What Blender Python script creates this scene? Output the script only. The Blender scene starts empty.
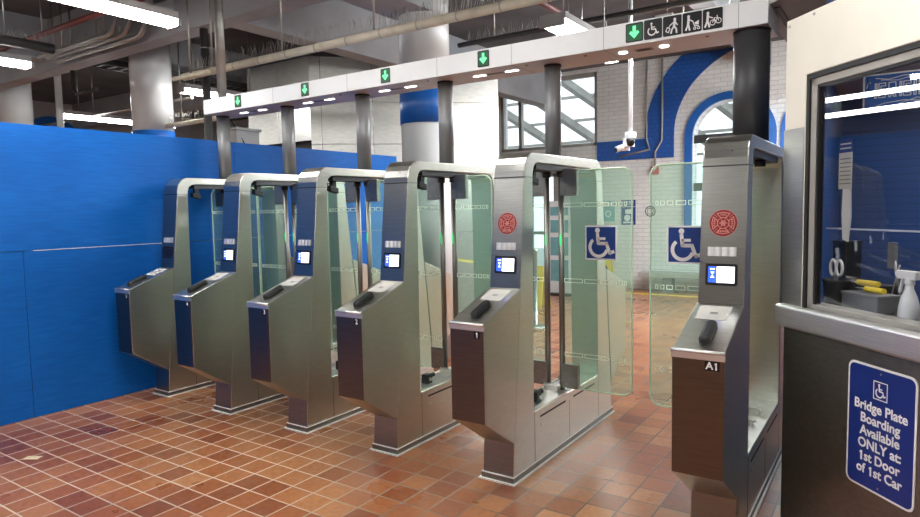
import bpy, bmesh, math, random
from mathutils import Vector, Matrix
random.seed(7)
C = bpy.context.scene.collection
PI = math.pi
V = Vector

# ------------------------------------------------------------------ materials
def nm(name):
    m = bpy.data.materials.new(name); m.use_nodes = True
    nt = m.node_tree; b = nt.nodes['Principled BSDF']
    return m, nt, b
def noise(nt, scale, detail=3, mapscale=(1,1,1), coord='Object'):
    tc = nt.nodes.new('ShaderNodeTexCoord'); mp = nt.nodes.new('ShaderNodeMapping')
    mp.inputs['Scale'].default_value = mapscale
    n = nt.nodes.new('ShaderNodeTexNoise'); n.inputs['Scale'].default_value = scale; n.inputs['Detail'].default_value = detail
    nt.links.new(tc.outputs[coord], mp.inputs[0]); nt.links.new(mp.outputs[0], n.inputs['Vector'])
    return n
def ramp(nt, src, stops):
    r = nt.nodes.new('ShaderNodeValToRGB'); e = r.color_ramp.elements
    while len(e) < len(stops): e.new(0.5)
    for k, (p, c) in enumerate(stops):
        e[k].position = p; e[k].color = (*c, 1) if len(c) == 3 else (c[0],)*3 + (1,)
    nt.links.new(src, r.inputs[0]); return r
def bump(nt, b, src, strength, dist=0.002):
    n = nt.nodes.new('ShaderNodeBump'); n.inputs['Strength'].default_value = strength; n.inputs['Distance'].default_value = dist
    nt.links.new(src, n.inputs['Height']); nt.links.new(n.outputs[0], b.inputs['Normal'])
def plain(name, col, rough=0.5, metal=0.0, var=0.12, scale=6, bmp=0.0):
    m, nt, b = nm(name)
    n = noise(nt, scale)
    lo = tuple(max(0, c*(1-var)) for c in col); hi = tuple(min(1, c*(1+var)) for c in col)
    r = ramp(nt, n.outputs[0], [(0.3, lo), (0.7, hi)])
    nt.links.new(r.outputs[0], b.inputs['Base Color'])
    b.inputs['Roughness'].default_value = rough; b.inputs['Metallic'].default_value = metal
    if bmp: bump(nt, b, n.outputs[0], bmp)
    return m
def brushed(name, col, rough, direc=(1, 1, 40), aniso=0.0, streak=0.015, bmp=.06):
    m, nt, b = nm(name)
    n = noise(nt, 9, 3, direc)
    n2 = noise(nt, 3.0, 3)
    r = ramp(nt, n.outputs[0], [(0.3, tuple(c*0.88 for c in col)), (0.7, tuple(min(1, c*1.06) for c in col))])
    nt.links.new(r.outputs[0], b.inputs['Base Color'])
    rr = ramp(nt, n2.outputs[0], [(0.25, (max(0.02, rough-streak),)), (0.75, (rough+streak,))])
    nt.links.new(rr.outputs[0], b.inputs['Roughness'])
    b.inputs['Metallic'].default_value = 1
    b.inputs['Anisotropic'].default_value = aniso
    bump(nt, b, n.outputs[0], bmp, 0.001)
    return m
def glow(name, col, s, base=(.8, .8, .8)):
    m, nt, b = nm(name)
    b.inputs['Base Color'].default_value = (*base, 1)
    b.inputs['Emission Color'].default_value = (*col, 1); b.inputs['Emission Strength'].default_value = s
    return m
def glass_mat(name, tint, refl=1.0, rough=0.0, haze=None):
    m, nt, b = nm(name); nt.nodes.remove(b)
    out = nt.nodes['Material Output']
    tr = nt.nodes.new('ShaderNodeBsdfTransparent'); tr.inputs[0].default_value = (*tint, 1)
    gl = nt.nodes.new('ShaderNodeBsdfGlossy'); gl.inputs['Roughness'].default_value = rough
    fr = nt.nodes.new('ShaderNodeFresnel')
    geo = nt.nodes.new('ShaderNodeNewGeometry'); io = nt.nodes.new('ShaderNodeMapRange')   # thin sheet: both faces reflect alike, no total internal reflection
    io.inputs['To Min'].default_value = 1.5; io.inputs['To Max'].default_value = 1/1.5
    nt.links.new(geo.outputs['Backfacing'], io.inputs['Value']); nt.links.new(io.outputs[0], fr.inputs[0])
    mu = nt.nodes.new('ShaderNodeMath'); mu.operation = 'MULTIPLY'; mu.inputs[1].default_value = refl
    mx = nt.nodes.new('ShaderNodeMixShader')
    nt.links.new(fr.outputs[0], mu.inputs[0]); nt.links.new(mu.outputs[0], mx.inputs[0])
    nt.links.new(tr.outputs[0], mx.inputs[1]); nt.links.new(gl.outputs[0], mx.inputs[2])
    last = mx.outputs[0]
    if haze:
        df = nt.nodes.new('ShaderNodeBsdfTranslucent'); df.inputs[0].default_value = (*haze[1], 1)
        d2 = nt.nodes.new('ShaderNodeBsdfDiffuse'); d2.inputs[0].default_value = (*haze[1], 1)
        ad = nt.nodes.new('ShaderNodeMixShader'); ad.inputs[0].default_value = .5
        nt.links.new(df.outputs[0], ad.inputs[1]); nt.links.new(d2.outputs[0], ad.inputs[2])
        m2 = nt.nodes.new('ShaderNodeMixShader'); m2.inputs[0].default_value = haze[0]
        nt.links.new(last, m2.inputs[1]); nt.links.new(ad.outputs[0], m2.inputs[2]); last = m2.outputs[0]
    nt.links.new(last, out.inputs[0])
    return m

M = {}
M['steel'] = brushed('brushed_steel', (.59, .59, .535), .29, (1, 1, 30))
M['steel_face_reflection'] = brushed('brushed_steel_dark_reflection', (.30, .298, .285), .28, (1, 1, 30))  # same steel, base colour darkened for the darker surroundings it reflects
M['steel_console_reflection'] = brushed('console_steel_dark_reflection', (.17, .155, .14), .30, (1, 1, 30))  # same steel again, dark brown floor reflection put into the base colour
M['steel_clad'] = brushed('steel_cladding', (.72, .715, .67), .40, (1, 1, 6), 0, .02, .015)
M['steel_dark'] = brushed('worn_steel', (.28, .28, .255), .40, (3, 3, 10), 0, .03)
M['steel_bright'] = brushed('bright_steel', (.82, .81, .78), .42)
M['post'] = plain('post_metal', (.23, .235, .24), .42, .35, .05)
M['post_dark'] = plain('dark_post_metal', (.052, .053, .056), .45, .2, .05)
M['pole_metal'] = brushed('pole_metal', (.30, .29, .26), .40, (20, 20, .5))
M['black'] = plain('black_plastic', (.008, .008, .009), .5)
M['seam'] = plain('seam_dark', (.02, .02, .02), .6)
M['darkmetal'] = plain('dark_metal', (.07, .07, .072), .4, .7)
M['white'] = plain('white_enamel', (.78, .77, .75), .35, 0, .03)
M['cream'] = plain('cream_reflection', (.80, .77, .66), .38, 0, .05, 2)  # cream stands in for the bright reflection on the booth's upper steel
M['beam_white'] = plain('beam_white', (.76, .78, .78), .4, 0, .03, 3)
M['sealant'] = plain('sealant', (.88, .87, .83), .6)
M['label_white'] = plain('label_white', (.82, .82, .82), .5, 0, .02)
M['label_black'] = plain('label_black', (.008, .008, .01), .3)
M['sign_blue'] = plain('sign_blue', (.009, .030, .20), .35, 0, .05)
M['decal_blue'] = plain('decal_blue', (.006, .045, .23), .4, 0, .05)
M['decal_red'] = plain('decal_red', (.23, .006, .006), .4, 0, .08)
M['decal_pink'] = plain('decal_pink', (.62, .26, .23), .5, 0, .05)
M['marking'] = plain('etched_marking', (.80, .95, .78), .6, 0, .02)
M['edge'] = plain('glass_edge_caught_light', (.80, .98, .76), .3, 0, .02)  # bright pale colour stands in for light caught along the glass edges
M['glass'] = glass_mat('tinted_gate_glass', (.90, .982, .93), 1.0, 0, (.11, (.62, 1, .80)))
M['winglass'] = glass_mat('window_glass', (.93, .96, .97), 1.0)
M['boothglass'] = glass_mat('booth_glass', (.95, .96, .97), 1.0)
M['tube'] = glow('fluorescent_lens', (1, .985, .96), 19)
M['fill_tube'] = glow('added_fill_lens', (.92, .98, 1), 60)  # lens of the added hidden fixtures, extra strong to light the back
M['soffit_led'] = glow('soffit_led', (1, .97, .93), 3)
M['booth_fill_lens'] = glow('booth_fill_lens', (1, .97, .93), 8)
M['reflection_green'] = glow('reflection_green', (.02, .9, .22), .55, (.01, .2, .05))  # glow for the green arrow light mirrored on the wing poles
M['arrow_green'] = glow('arrow_green', (.10, .80, .25), .9, (.1, .4, .2))
M['arrow_dim'] = glow('arrow_field', (.0, .20, .05), .16, (.0, .03, .01))
M['screen_white'] = glow('screen_white', (.92, .95, 1), 1.1)
M['screen_blue'] = glow('screen_blue', (.02, .09, .65), .9, (.02, .05, .3))
M['screen_off'] = plain('screen_off', (.01, .012, .03), .12)
M['concrete'] = plain('concrete_ceiling', (.12, .128, .138), .85, 0, .2, 2, .2)
M['concrete_light'] = plain('pale_concrete', (.36, .375, .395), .8, 0, .12, 2, .1)  # paler concrete tone for the ceiling ribs
M['conduit'] = brushed('galvanised_conduit', (.42, .41, .38), .42, (2, 2, 2))
M['conduit_dark'] = plain('dark_conduit', (.05, .048, .045), .5, .3)
M['pipe_red'] = plain('red_pipe', (.16, .03, .025), .5)
M['pipe_cream'] = plain('insulated_pipe', (.66, .60, .47), .6, 0, .12, 8, .2)
M['column_white'] = plain('column_enamel', (.66, .67, .67), .25, 0, .04, 1.5)
M['band_blue'] = plain('band_blue', (.012, .11, .42), .35, 0, .08, 3)
M['grey_wall'] = plain('grey_wall', (.42, .41, .40), .8, 0, .08, 2)
M['warm_wall'] = plain('warm_wall', (.40, .36, .31), .8, 0, .08, 2)
M['frame_grey'] = plain('window_frame_grey', (.36, .345, .31), .5, .2)
M['yellow'] = plain('yellow_plastic', (.85, .62, .03), .45, 0, .05)
M['tape'] = plain('caution_tape', (.88, .70, .06), .5, 0, .05)
M['bucket'] = plain('bucket_black', (.015, .015, .017), .4)
M['grey_plastic'] = plain('grey_plastic', (.20, .20, .21), .5)
M['red_device'] = plain('red_device', (.45, .03, .03), .4)
M['teal'] = plain('teal_paper', (.20, .42, .45), .6)
M['paper'] = plain('paper', (.62, .60, .55), .7)
M['orange_card'] = plain('manila_scrap', (.72, .58, .38), .8)
M['navy'] = plain('navy_fascia', (.012, .035, .10), .3, 0, .1)
M['canopy_grey'] = plain('canopy_grey', (.20, .195, .20), .6, 0, .06)
M['stone'] = plain('bench_grey', (.36, .36, .34), .6)

# floor: square quarry tiles, 166 mm pitch
def floor_mat():
    m, nt, b = nm('quarry_tile')
    tc = nt.nodes.new('ShaderNodeTexCoord'); mp = nt.nodes.new('ShaderNodeMapping')
    mp.inputs['Location'].default_value = (2.465, -1.5525, 0)
    nt.links.new(tc.outputs['Object'], mp.inputs[0])
    br = nt.nodes.new('ShaderNodeTexBrick'); br.offset = 0; br.squash = 1
    br.inputs['Scale'].default_value = 1; br.inputs['Brick Width'].default_value = .166; br.inputs['Row Height'].default_value = .1668
    br.inputs['Mortar Size'].default_value = .0048; br.inputs['Mortar Smooth'].default_value = .2
    br.inputs['Color1'].default_value = (0, 0, 0, 1); br.inputs['Color2'].default_value = (1, 1, 1, 1); br.inputs['Mortar'].default_value = (.5, .5, .5, 1)
    nt.links.new(mp.outputs[0], br.inputs['Vector'])
    tile = ramp(nt, br.outputs['Color'], [(0, (.235, .068, .026)), (.3, (.335, .108, .037)), (.6, (.40, .148, .054)), (1, (.455, .195, .080))])
    # broad wear: darker red to the hoarding side, paler in the middle
    n = noise(nt, .8, 2); n.inputs['Roughness'].default_value = .5
    wear = ramp(nt, n.outputs[0], [(.35, (.80, .70, .66)), (.65, (1.1, 1.1, 1.06))])
    mx = nt.nodes.new('ShaderNodeMix'); mx.data_type = 'RGBA'; mx.blend_type = 'MULTIPLY'; mx.inputs[0].default_value = 1
    nt.links.new(tile.outputs[0], mx.inputs[6]); nt.links.new(wear.outputs[0], mx.inputs[7])
    n3 = noise(nt, 30, 4)
    sp = ramp(nt, n3.outputs[0], [(.3, (.85, .85, .85)), (.7, (1.1, 1.1, 1.1))])
    mx2 = nt.nodes.new('ShaderNodeMix'); mx2.data_type = 'RGBA'; mx2.blend_type = 'MULTIPLY'; mx2.inputs[0].default_value = 1
    nt.links.new(mx.outputs[2], mx2.inputs[6]); nt.links.new(sp.outputs[0], mx2.inputs[7])
    # grout: pale near the hoarding, dark elsewhere
    ng = noise(nt, .7, 2)
    sep = nt.nodes.new('ShaderNodeSeparateXYZ'); nt.links.new(tc.outputs['Object'], sep.inputs[0])
    ma = nt.nodes.new('ShaderNodeMath'); ma.operation = 'MULTIPLY_ADD'; ma.inputs[1].default_value = -.22; ma.inputs[2].default_value = -.58
    nt.links.new(sep.outputs[0], ma.inputs[0])
    ad = nt.nodes.new('ShaderNodeMath'); ad.operation = 'ADD'
    nt.links.new(ma.outputs[0], ad.inputs[0]); nt.links.new(ng.outputs[0], ad.inputs[1])
    gr = ramp(nt, ad.outputs[0], [(.25, (.10, .06, .04)), (.7, (.72, .58, .44))])
    mx3 = nt.nodes.new('ShaderNodeMix'); mx3.data_type = 'RGBA'
    nt.links.new(br.outputs['Fac'], mx3.inputs[0]); nt.links.new(mx2.outputs[2], mx3.inputs[6]); nt.links.new(gr.outputs[0], mx3.inputs[7])
    nt.links.new(mx3.outputs[2], b.inputs['Base Color'])
    n4 = noise(nt, 1.6, 3)
    ro = ramp(nt, n4.outputs[0], [(.3, (.25,)), (.7, (.37,))])
    nt.links.new(ro.outputs[0], b.inputs['Roughness'])
    inv = nt.nodes.new('ShaderNodeMath'); inv.operation = 'SUBTRACT'; inv.inputs[0].default_value = 1
    nt.links.new(br.outputs['Fac'], inv.inputs[1]); bump(nt, b, inv.outputs[0], .35, .003)
    return m
M['floor'] = floor_mat()
def brick_mat(name, c1, c2, mort, w, h, axis='XZ'):
    m, nt, b = nm(name)
    tc = nt.nodes.new('ShaderNodeTexCoord'); sp = nt.nodes.new('ShaderNodeSeparateXYZ'); cb = nt.nodes.new('ShaderNodeCombineXYZ')
    nt.links.new(tc.outputs['Object'], sp.inputs[0])
    nt.links.new(sp.outputs['XYZ'.index(axis[0])], cb.inputs[0]); nt.links.new(sp.outputs['XYZ'.index(axis[1])], cb.inputs[1])
    br = nt.nodes.new('ShaderNodeTexBrick'); br.inputs['Scale'].default_value = 1
    br.inputs['Brick Width'].default_value = w; br.inputs['Row Height'].default_value = h; br.inputs['Mortar Size'].default_value = .006
    br.inputs['Color1'].default_value = (*c1, 1); br.inputs['Color2'].default_value = (*c2, 1); br.inputs['Mortar'].default_value = (*mort, 1)
    nt.links.new(cb.outputs[0], br.inputs['Vector']); nt.links.new(br.outputs['Color'], b.inputs['Base Color'])
    b.inputs['Roughness'].default_value = .45
    inv = nt.nodes.new('ShaderNodeMath'); inv.operation = 'SUBTRACT'; inv.inputs[0].default_value = 1
    nt.links.new(br.outputs['Fac'], inv.inputs[1]); bump(nt, b, inv.outputs[0], .6, .006)
    return m
M['brick_white'] = brick_mat('white_painted_brick', (.80, .80, .78), (.74, .74, .72), (.60, .595, .58), .22, .075)
M['brick_blue'] = brick_mat('blue_painted_brick', (.015, .10, .42), (.012, .085, .36), (.01, .06, .25), .11, .075)
def hoard_mat():
    m, nt, b = nm('blue_painted_plywood')
    n = noise(nt, 5, 5, (1, 1.0, 14)); n2 = noise(nt, 1.3, 2)
    r = ramp(nt, n.outputs[0], [(.3, (.0005, .105, .44)), (.7, (.001, .140, .55))])
    r2 = ramp(nt, n2.outputs[0], [(.3, (.85, .85, .88)), (.7, (1.08, 1.08, 1.05))])
    mx = nt.nodes.new('ShaderNodeMix'); mx.data_type = 'RGBA'; mx.blend_type = 'MULTIPLY'; mx.inputs[0].default_value = 1
    nt.links.new(r.outputs[0], mx.inputs[6]); nt.links.new(r2.outputs[0], mx.inputs[7])
    nt.links.new(mx.outputs[2], b.inputs['Base Color']); b.inputs['Roughness'].default_value = .55; b.inputs['Specular IOR Level'].default_value = .3
    bump(nt, b, n.outputs[0], .15, .002)
    return m
M['hoarding'] = hoard_mat()
def siding_mat():
    m, nt, b = nm('blue_grooved_siding')
    tc = nt.nodes.new('ShaderNodeTexCoord')
    w = nt.nodes.new('ShaderNodeTexWave'); w.bands_direction = 'Z'; w.inputs['Scale'].default_value = 6.0; w.wave_profile = 'SAW'
    nt.links.new(tc.outputs['Object'], w.inputs['Vector'])
    r = ramp(nt, w.outputs[0], [(0, (.006, .02, .075)), (.15, (.014, .052, .19)), (1, (.016, .058, .205))])
    nt.links.new(r.outputs[0], b.inputs['Base Color']); b.inputs['Roughness'].default_value = .5
    bump(nt, b, w.outputs[0], .3, .006)
    return m
M['siding'] = siding_mat()

# ------------------------------------------------------------------ mesh helpers
def box_bm(bm, lo, hi, mi=0):
    x0, y0, z0 = lo; x1, y1, z1 = hi
    v = [bm.verts.new(p) for p in [(x0,y0,z0),(x1,y0,z0),(x1,y1,z0),(x0,y1,z0),(x0,y0,z1),(x1,y0,z1),(x1,y1,z1),(x0,y1,z1)]]
    for f in [(3,2,1,0),(4,5,6,7),(0,1,5,4),(1,2,6,5),(2,3,7,6),(3,0,4,7)]:
        fc = bm.faces.new([v[i] for i in f]); fc.material_index = mi
def prism_bm(bm, pts, vec, mi=0):
    """polygon (3D points) swept along vec"""
    vec = V(vec)
    a = [bm.verts.new(p) for p in pts]; b = [bm.verts.new(V(p)+vec) for p in pts]
    fs = [bm.faces.new(a[::-1]), bm.faces.new(b)]
    n = len(pts)
    for i in range(n): fs.append(bm.faces.new([a[i], a[(i+1)%n], b[(i+1)%n], b[i]]))
    for f in fs: f.material_index = mi
    bmesh.ops.recalc_face_normals(bm, faces=fs)
def cyl_bm(bm, p0, p1, r, r1=None, n=16, mi=0, smooth=True):
    p0, p1 = V(p0), V(p1); r1 = r if r1 is None else r1
    d = (p1-p0).normalized(); a = d.orthogonal().normalized(); b = d.cross(a)
    A = []; B = []
    for k in range(n):
        t = 2*PI*k/n; q = a*math.cos(t)+b*math.sin(t)
        A.append(bm.verts.new(p0+q*r)); B.append(bm.verts.new(p1+q*r1))
    for k in range(n):
        f = bm.faces.new([A[k], A[(k+1)%n], B[(k+1)%n], B[k]]); f.smooth = smooth; f.material_index = mi
    f = bm.faces.new(A[::-1]); f.material_index = mi
    f = bm.faces.new(B); f.material_index = mi
def tube_bm(bm, pts, r, n=8, mi=0, closed=False):
    pts = [V(p) for p in pts]; N = len(pts); rings = []
    prev = None
    for i, p in enumerate(pts):
        if closed: t = (pts[(i+1)%N]-pts[i-1])
        else: t = pts[min(i+1, N-1)]-pts[max(i-1, 0)]
        t.normalize()
        a = (prev - t*prev.dot(t)) if prev is not None else t.orthogonal()
        if a.length < 1e-6: a = t.orthogonal()
        a.normalize(); prev = a; b = t.cross(a)
        rings.append([bm.verts.new(p+(a*math.cos(2*PI*k/n)+b*math.sin(2*PI*k/n))*r) for k in range(n)])
    for i in range(N if closed else N-1):
        R0, R1 = rings[i], rings[(i+1)%N]
        for k in range(n):
            f = bm.faces.new([R0[k], R0[(k+1)%n], R1[(k+1)%n], R1[k]]); f.smooth = True; f.material_index = mi
    if not closed:
        bm.faces.new(rings[0][::-1]).material_index = mi; bm.faces.new(rings[-1]).material_index = mi
def lathe_bm(bm, prof, c=(0,0,0), n=24, mi=0):
    rings = []
    for r, z in prof:
        rings.append([bm.verts.new((c[0]+r*math.cos(2*PI*k/n), c[1]+r*math.sin(2*PI*k/n), c[2]+z)) for k in range(n)])
    for i in range(len(rings)-1):
        for k in range(n):
            f = bm.faces.new([rings[i][k], rings[i][(k+1)%n], rings[i+1][(k+1)%n], rings[i+1][k]]); f.smooth = True; f.material_index = mi
    bm.faces.new(rings[0][::-1]).material_index = mi; bm.faces.new(rings[-1]).material_index = mi
def arc(cx, cy, r, a0, a1, n=8):
    return [(cx+r*math.cos(a0+(a1-a0)*k/n), cy+r*math.sin(a0+(a1-a0)*k/n)) for k in range(n+1)]
def obj(name, bm, mats, parent=None, bevel=0, label=None, seg=2):
    me = bpy.data.meshes.new(name); bm.to_mesh(me); bm.free()
    for m in (mats if isinstance(mats, (list, tuple)) else [mats]): me.materials.append(m)
    o = bpy.data.objects.new(name, me); C.objects.link(o)
    if parent is not None: o.parent = parent
    if bevel:
        md = o.modifiers.new('bevel', 'BEVEL'); md.width = bevel; md.segments = seg; md.limit_method = 'ANGLE'; md.angle_limit = math.radians(35)
        md.harden_normals = False
    if label: o['label'] = label
    return o
def tag(o, label, cat, group=None):
    o['label'] = label; o['category'] = cat
    if group: o['group'] = group
    return o
def thing(name, label, cat, loc=(0,0,0), group=None, rz=0):
    o = bpy.data.objects.new(name, None); C.objects.link(o); o.empty_display_size = .1
    o.location = loc; o.rotation_euler = (0, 0, rz)
    return tag(o, label, cat, group)
def struct(name, bm, mats, parent=None, **k):
    o = obj(name, bm, mats, parent, **k)
    if parent is None: o['kind'] = 'structure'
    return o
def bx(lo, hi):
    bm = bmesh.new(); box_bm(bm, lo, hi); return bm
class Flat:
    """flat decal builder: 2D (a,b) on plane o + a*ex + b*ey, lifted along en"""
    def __init__(s, o, ex, ey, en): s.bm = bmesh.new(); s.o, s.ex, s.ey, s.en = V(o), V(ex).normalized(), V(ey).normalized(), V(en).normalized()
    def P(s, a, b, h=0): return s.o+s.ex*a+s.ey*b+s.en*h
    def poly(s, pts, mi=0, h=0.0, thick=.0006):
        prism_bm(s.bm, [s.P(a, b, h) for a, b in pts], s.en*thick, mi)
    def rect(s, a0, b0, a1, b1, mi=0, h=0.0, thick=.0006): s.poly([(a0,b0),(a1,b0),(a1,b1),(a0,b1)], mi, h, thick)
    def rrect(s, a0, b0, a1, b1, r, mi=0, h=0.0, thick=.0006):
        s.poly(arc(a1-r,b0+r,r,-PI/2,0,5)+arc(a1-r,b1-r,r,0,PI/2,5)+arc(a0+r,b1-r,r,PI/2,PI,5)+arc(a0+r,b0+r,r,PI,1.5*PI,5), mi, h, thick)
    def frame(s, a0, b0, a1, b1, w, mi=0, h=0.0, thick=.0006):
        s.rect(a0,b0,a1,b0+w,mi,h,thick); s.rect(a0,b1-w,a1,b1,mi,h,thick); s.rect(a0,b0+w,a0+w,b1-w,mi,h,thick); s.rect(a1-w,b0+w,a1,b1-w,mi,h,thick)
    def disc(s, a, b, r, mi=0, h=0.0, n=24, thick=.0006): s.poly(arc(a,b,r,0,2*PI*(n-1)/n,n-1), mi, h, thick)
    def ring(s, a, b, r0, r1, a0=0, a1=2*PI, mi=0, h=0.0, n=24, thick=.0006):
        for k in range(n):
            t0 = a0+(a1-a0)*k/n; t1 = a0+(a1-a0)*(k+1)/n
            s.poly([(a+r0*math.cos(t0),b+r0*math.sin(t0)),(a+r1*math.cos(t0),b+r1*math.sin(t0)),(a+r1*math.cos(t1),b+r1*math.sin(t1)),(a+r0*math.cos(t1),b+r0*math.sin(t1))], mi, h, thick)
    def stroke(s, pts, w, mi=0, h=0.0, thick=.0006):
        for (a0,b0),(a1,b1) in zip(pts, pts[1:]):
            d = V((a1-a0, b1-b0, 0)); 
            if d.length < 1e-9: continue
            d.normalize(); n = V((-d.y, d.x, 0))*w/2; e = d*w*.25
            s.poly([(a0-e.x+n.x,b0-e.y+n.y),(a0-e.x-n.x,b0-e.y-n.y),(a1+e.x-n.x,b1+e.y-n.y),(a1+e.x+n.x,b1+e.y+n.y)], mi, h, thick)
    def text(s, txt, a, b, size, mi=0, h=0.0, align='CENTER', bold=0.0, thick=.0006):
        # the figure 1 is drawn with a flag so that it cannot be read as a capital I
        if '1' in txt:
            adv = {'1': .50, ' ': .27}
            segs = []; cur = ''
            for ch in txt:
                if ch in adv:
                    if cur: segs.append(cur); cur = ''
                    segs.append(ch)
                else: cur += ch
            if cur: segs.append(cur)
            def width(t):
                if t in adv: return adv[t]*size
                cu = bpy.data.curves.new('t', 'FONT'); cu.body = t; cu.size = size; to = bpy.data.objects.new('t', cu)
                me = bpy.data.meshes.new_from_object(to); xs = [v.co.x for v in me.vertices]; w = max(xs)-min(xs)
                bpy.data.objects.remove(to); bpy.data.curves.remove(cu); bpy.data.meshes.remove(me); return w+.05*size
            ws = [width(t) for t in segs]; x = a-sum(ws)/2
            for t, w in zip(segs, ws):
                if t == '1':
                    k = size; c = x+w*.52; y0 = b-.36*k; y1 = b+.345*k; e = .055*k+bold
                    s.poly([(c-e, y0), (c+e, y0), (c+e, y1), (c-e*.6, y1), (c-.17*k, y1-.12*k), (c-.17*k, y1-.235*k), (c-e, y1-.15*k)], mi, h, thick)
                elif t != ' ': s.text(t, x+w/2, b, size, mi, h, 'CENTER', bold, thick)
                x += w
            return
        cu = bpy.data.curves.new('t', 'FONT'); cu.body = txt; cu.size = size; cu.align_x = align; cu.align_y = 'CENTER'; cu.offset = bold; cu.resolution_u = 3
        cu.extrude = thick/2
        to = bpy.data.objects.new('t', cu); C.objects.link(to)
        me = bpy.data.meshes.new_from_object(to)
        mat = Matrix((s.ex, s.ey, s.en)).transposed().to_4x4()
        mat.translation = s.P(a, b, h+thick/2)
        me.transform(mat)
        nf = len(s.bm.faces); s.bm.from_mesh(me); s.bm.faces.ensure_lookup_table()
        for f in s.bm.faces[nf:]: f.material_index = mi
        bpy.data.objects.remove(to); bpy.data.curves.remove(cu); bpy.data.meshes.remove(me)
    def isa(s, a, b, k, mi=0, h=0.0, w=.085):
        """wheelchair symbol inside a square of side k centred on (a,b)"""
        q = lambda pts: [(a+x*k, b+y*k) for x, y in pts]
        s.disc(a-.10*k, b+.36*k, .075*k, mi, h, 14)
        s.stroke(q([(-.10,.26),(-.07,-.02),(.17,-.02),(.27,-.30),(.38,-.25)]), w*k, mi, h)
        s.stroke(q([(-.09,.12),(.12,.12)]), w*.8*k, mi, h)
        s.ring(a-.07*k, b-.13*k, .215*k, (.215+w)*k, math.radians(128), math.radians(345), mi, h, 18)

# ------------------------------------------------------------------ the room
H_CEIL = 4.15
bm = bmesh.new(); box_bm(bm, (-16.2, -6.2, -.1), (6.2, 12.0, 0)); struct('floor', bm, M['floor'])
bm = bmesh.new(); box_bm(bm, (-16.2, -6.2, H_CEIL), (6.2, 12.0, H_CEIL+.1)); struct('ceiling', bm, M['concrete'])
# back wall with openings: big window, lower glazed opening, two arched windows
WY = 11.7
def wall_with_holes(name, x0, x1, z0, z1, holes, y, th, mat):
    bm = bmesh.new()
    edges = []
    def loop(pts):
        vs = [bm.verts.new((x, y, z)) for x, z in pts]
        for i in range(len(vs)): edges.append(bm.edges.new((vs[i], vs[(i+1) % len(vs)])))
    loop([(x0,z0),(x1,z0),(x1,z1),(x0,z1)])
    for h in holes: loop(h)
    bmesh.ops.triangle_fill(bm, use_beauty=True, use_dissolve=False, edges=edges)
    # drop triangles that fell into the holes
    def inside(p, poly):
        c = False; n = len(poly)
        for i in range(n):
            (xa, ya), (xb, yb) = poly[i], poly[(i+1) % n]
            if (ya > p[1]) != (yb > p[1]) and p[0] < (xb-xa)*(p[1]-ya)/(yb-ya)+xa: c = not c
        return c
    kill = [f for f in bm.faces if any(inside((f.calc_center_median().x, f.calc_center_median().z), h) for h in holes)]
    if kill: bmesh.ops.delete(bm, geom=kill, context='FACES_ONLY')
    r = bmesh.ops.extrude_face_region(bm, geom=bm.faces[:])
    bmesh.ops.translate(bm, verts=[e for e in r['geom'] if isinstance(e, bmesh.types.BMVert)], vec=(0, th, 0))
    bmesh.ops.recalc_face_normals(bm, faces=bm.faces[:])
    return struct(name, bm, mat)
def arch_pts(cx, r, zs, z0, n=16): return [(cx-r, z0), (cx+r, z0)] + [(cx+r*math.cos(PI*k/n), zs+r*math.sin(PI*k/n)) for k in range(n+1)]
ACX = [-2.38, -.86]; AR = .60; AZ = 2.70; AB = 1.0
holes = [[(-6.85,2.70),(-4.74,2.70),(-4.74,4.08),(-6.85,4.08)], [(-6.85,.05),(-5.55,.05),(-5.55,2.25),(-6.85,2.25)]] + [arch_pts(c, AR, AZ, AB) for c in ACX]
wall_with_holes('wall_back', -16.2, 6.2, 0, H_CEIL, holes, WY, .3, M['brick_white'])
bm = bmesh.new(); box_bm(bm, (-16.2, -6.2, 0), (-16, 12, H_CEIL)); struct('wall_left', bm, M['grey_wall'])
bm = bmesh.new(); box_bm(bm, (6, -6.2, 0), (6.2, 12, H_CEIL)); struct('wall_right', bm, M['grey_wall'])
bm = bmesh.new(); box_bm(bm, (-16.2, -6.2, 0), (6.2, -6, H_CEIL)); struct('wall_front', bm, M['warm_wall'])

# blue painted brick band and the large arch on the back wall
bm = bmesh.new()
BIGC, BIGR, BIGW, BIGZ = -1.62, 2.20, .52, 2.80
prism_bm(bm, [(-4.73, WY-.03, 2.39), (-3.8205, WY-.03, 2.39), (-3.8205, WY-.03, 2.75), (-4.73, WY-.03, 2.75)], (0, .03, 0))
n = 40
for k in range(n):
    t0, t1 = PI*k/n, PI*(k+1)/n
    pts = []
    for r, t in ((BIGR, t0), (BIGR-BIGW, t0), (BIGR-BIGW, t1), (BIGR, t1)):
        pts.append((BIGC+r*math.cos(t), WY-.03, BIGZ+r*math.sin(t)*.86))
    if max(p[2] for p in pts) > H_CEIL-.01:
        pts = [(p[0], p[1], min(p[2], H_CEIL-.01)) for p in pts]
        if len({(round(p[0],3), round(p[2],3)) for p in pts}) < 4 or max(p[2] for p in pts)-min(p[2] for p in pts) < .02: continue
    prism_bm(bm, pts, (0, .03, 0))
prism_bm(bm, [(BIGC-BIGR, WY-.03, 2.39), (BIGC-BIGR+BIGW, WY-.03, 2.39), (BIGC-BIGR+BIGW, WY-.03, BIGZ), (BIGC-BIGR, WY-.03, BIGZ)], (0, .029, 0))
struct('trim_1', bm, M['brick_blue'])
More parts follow.
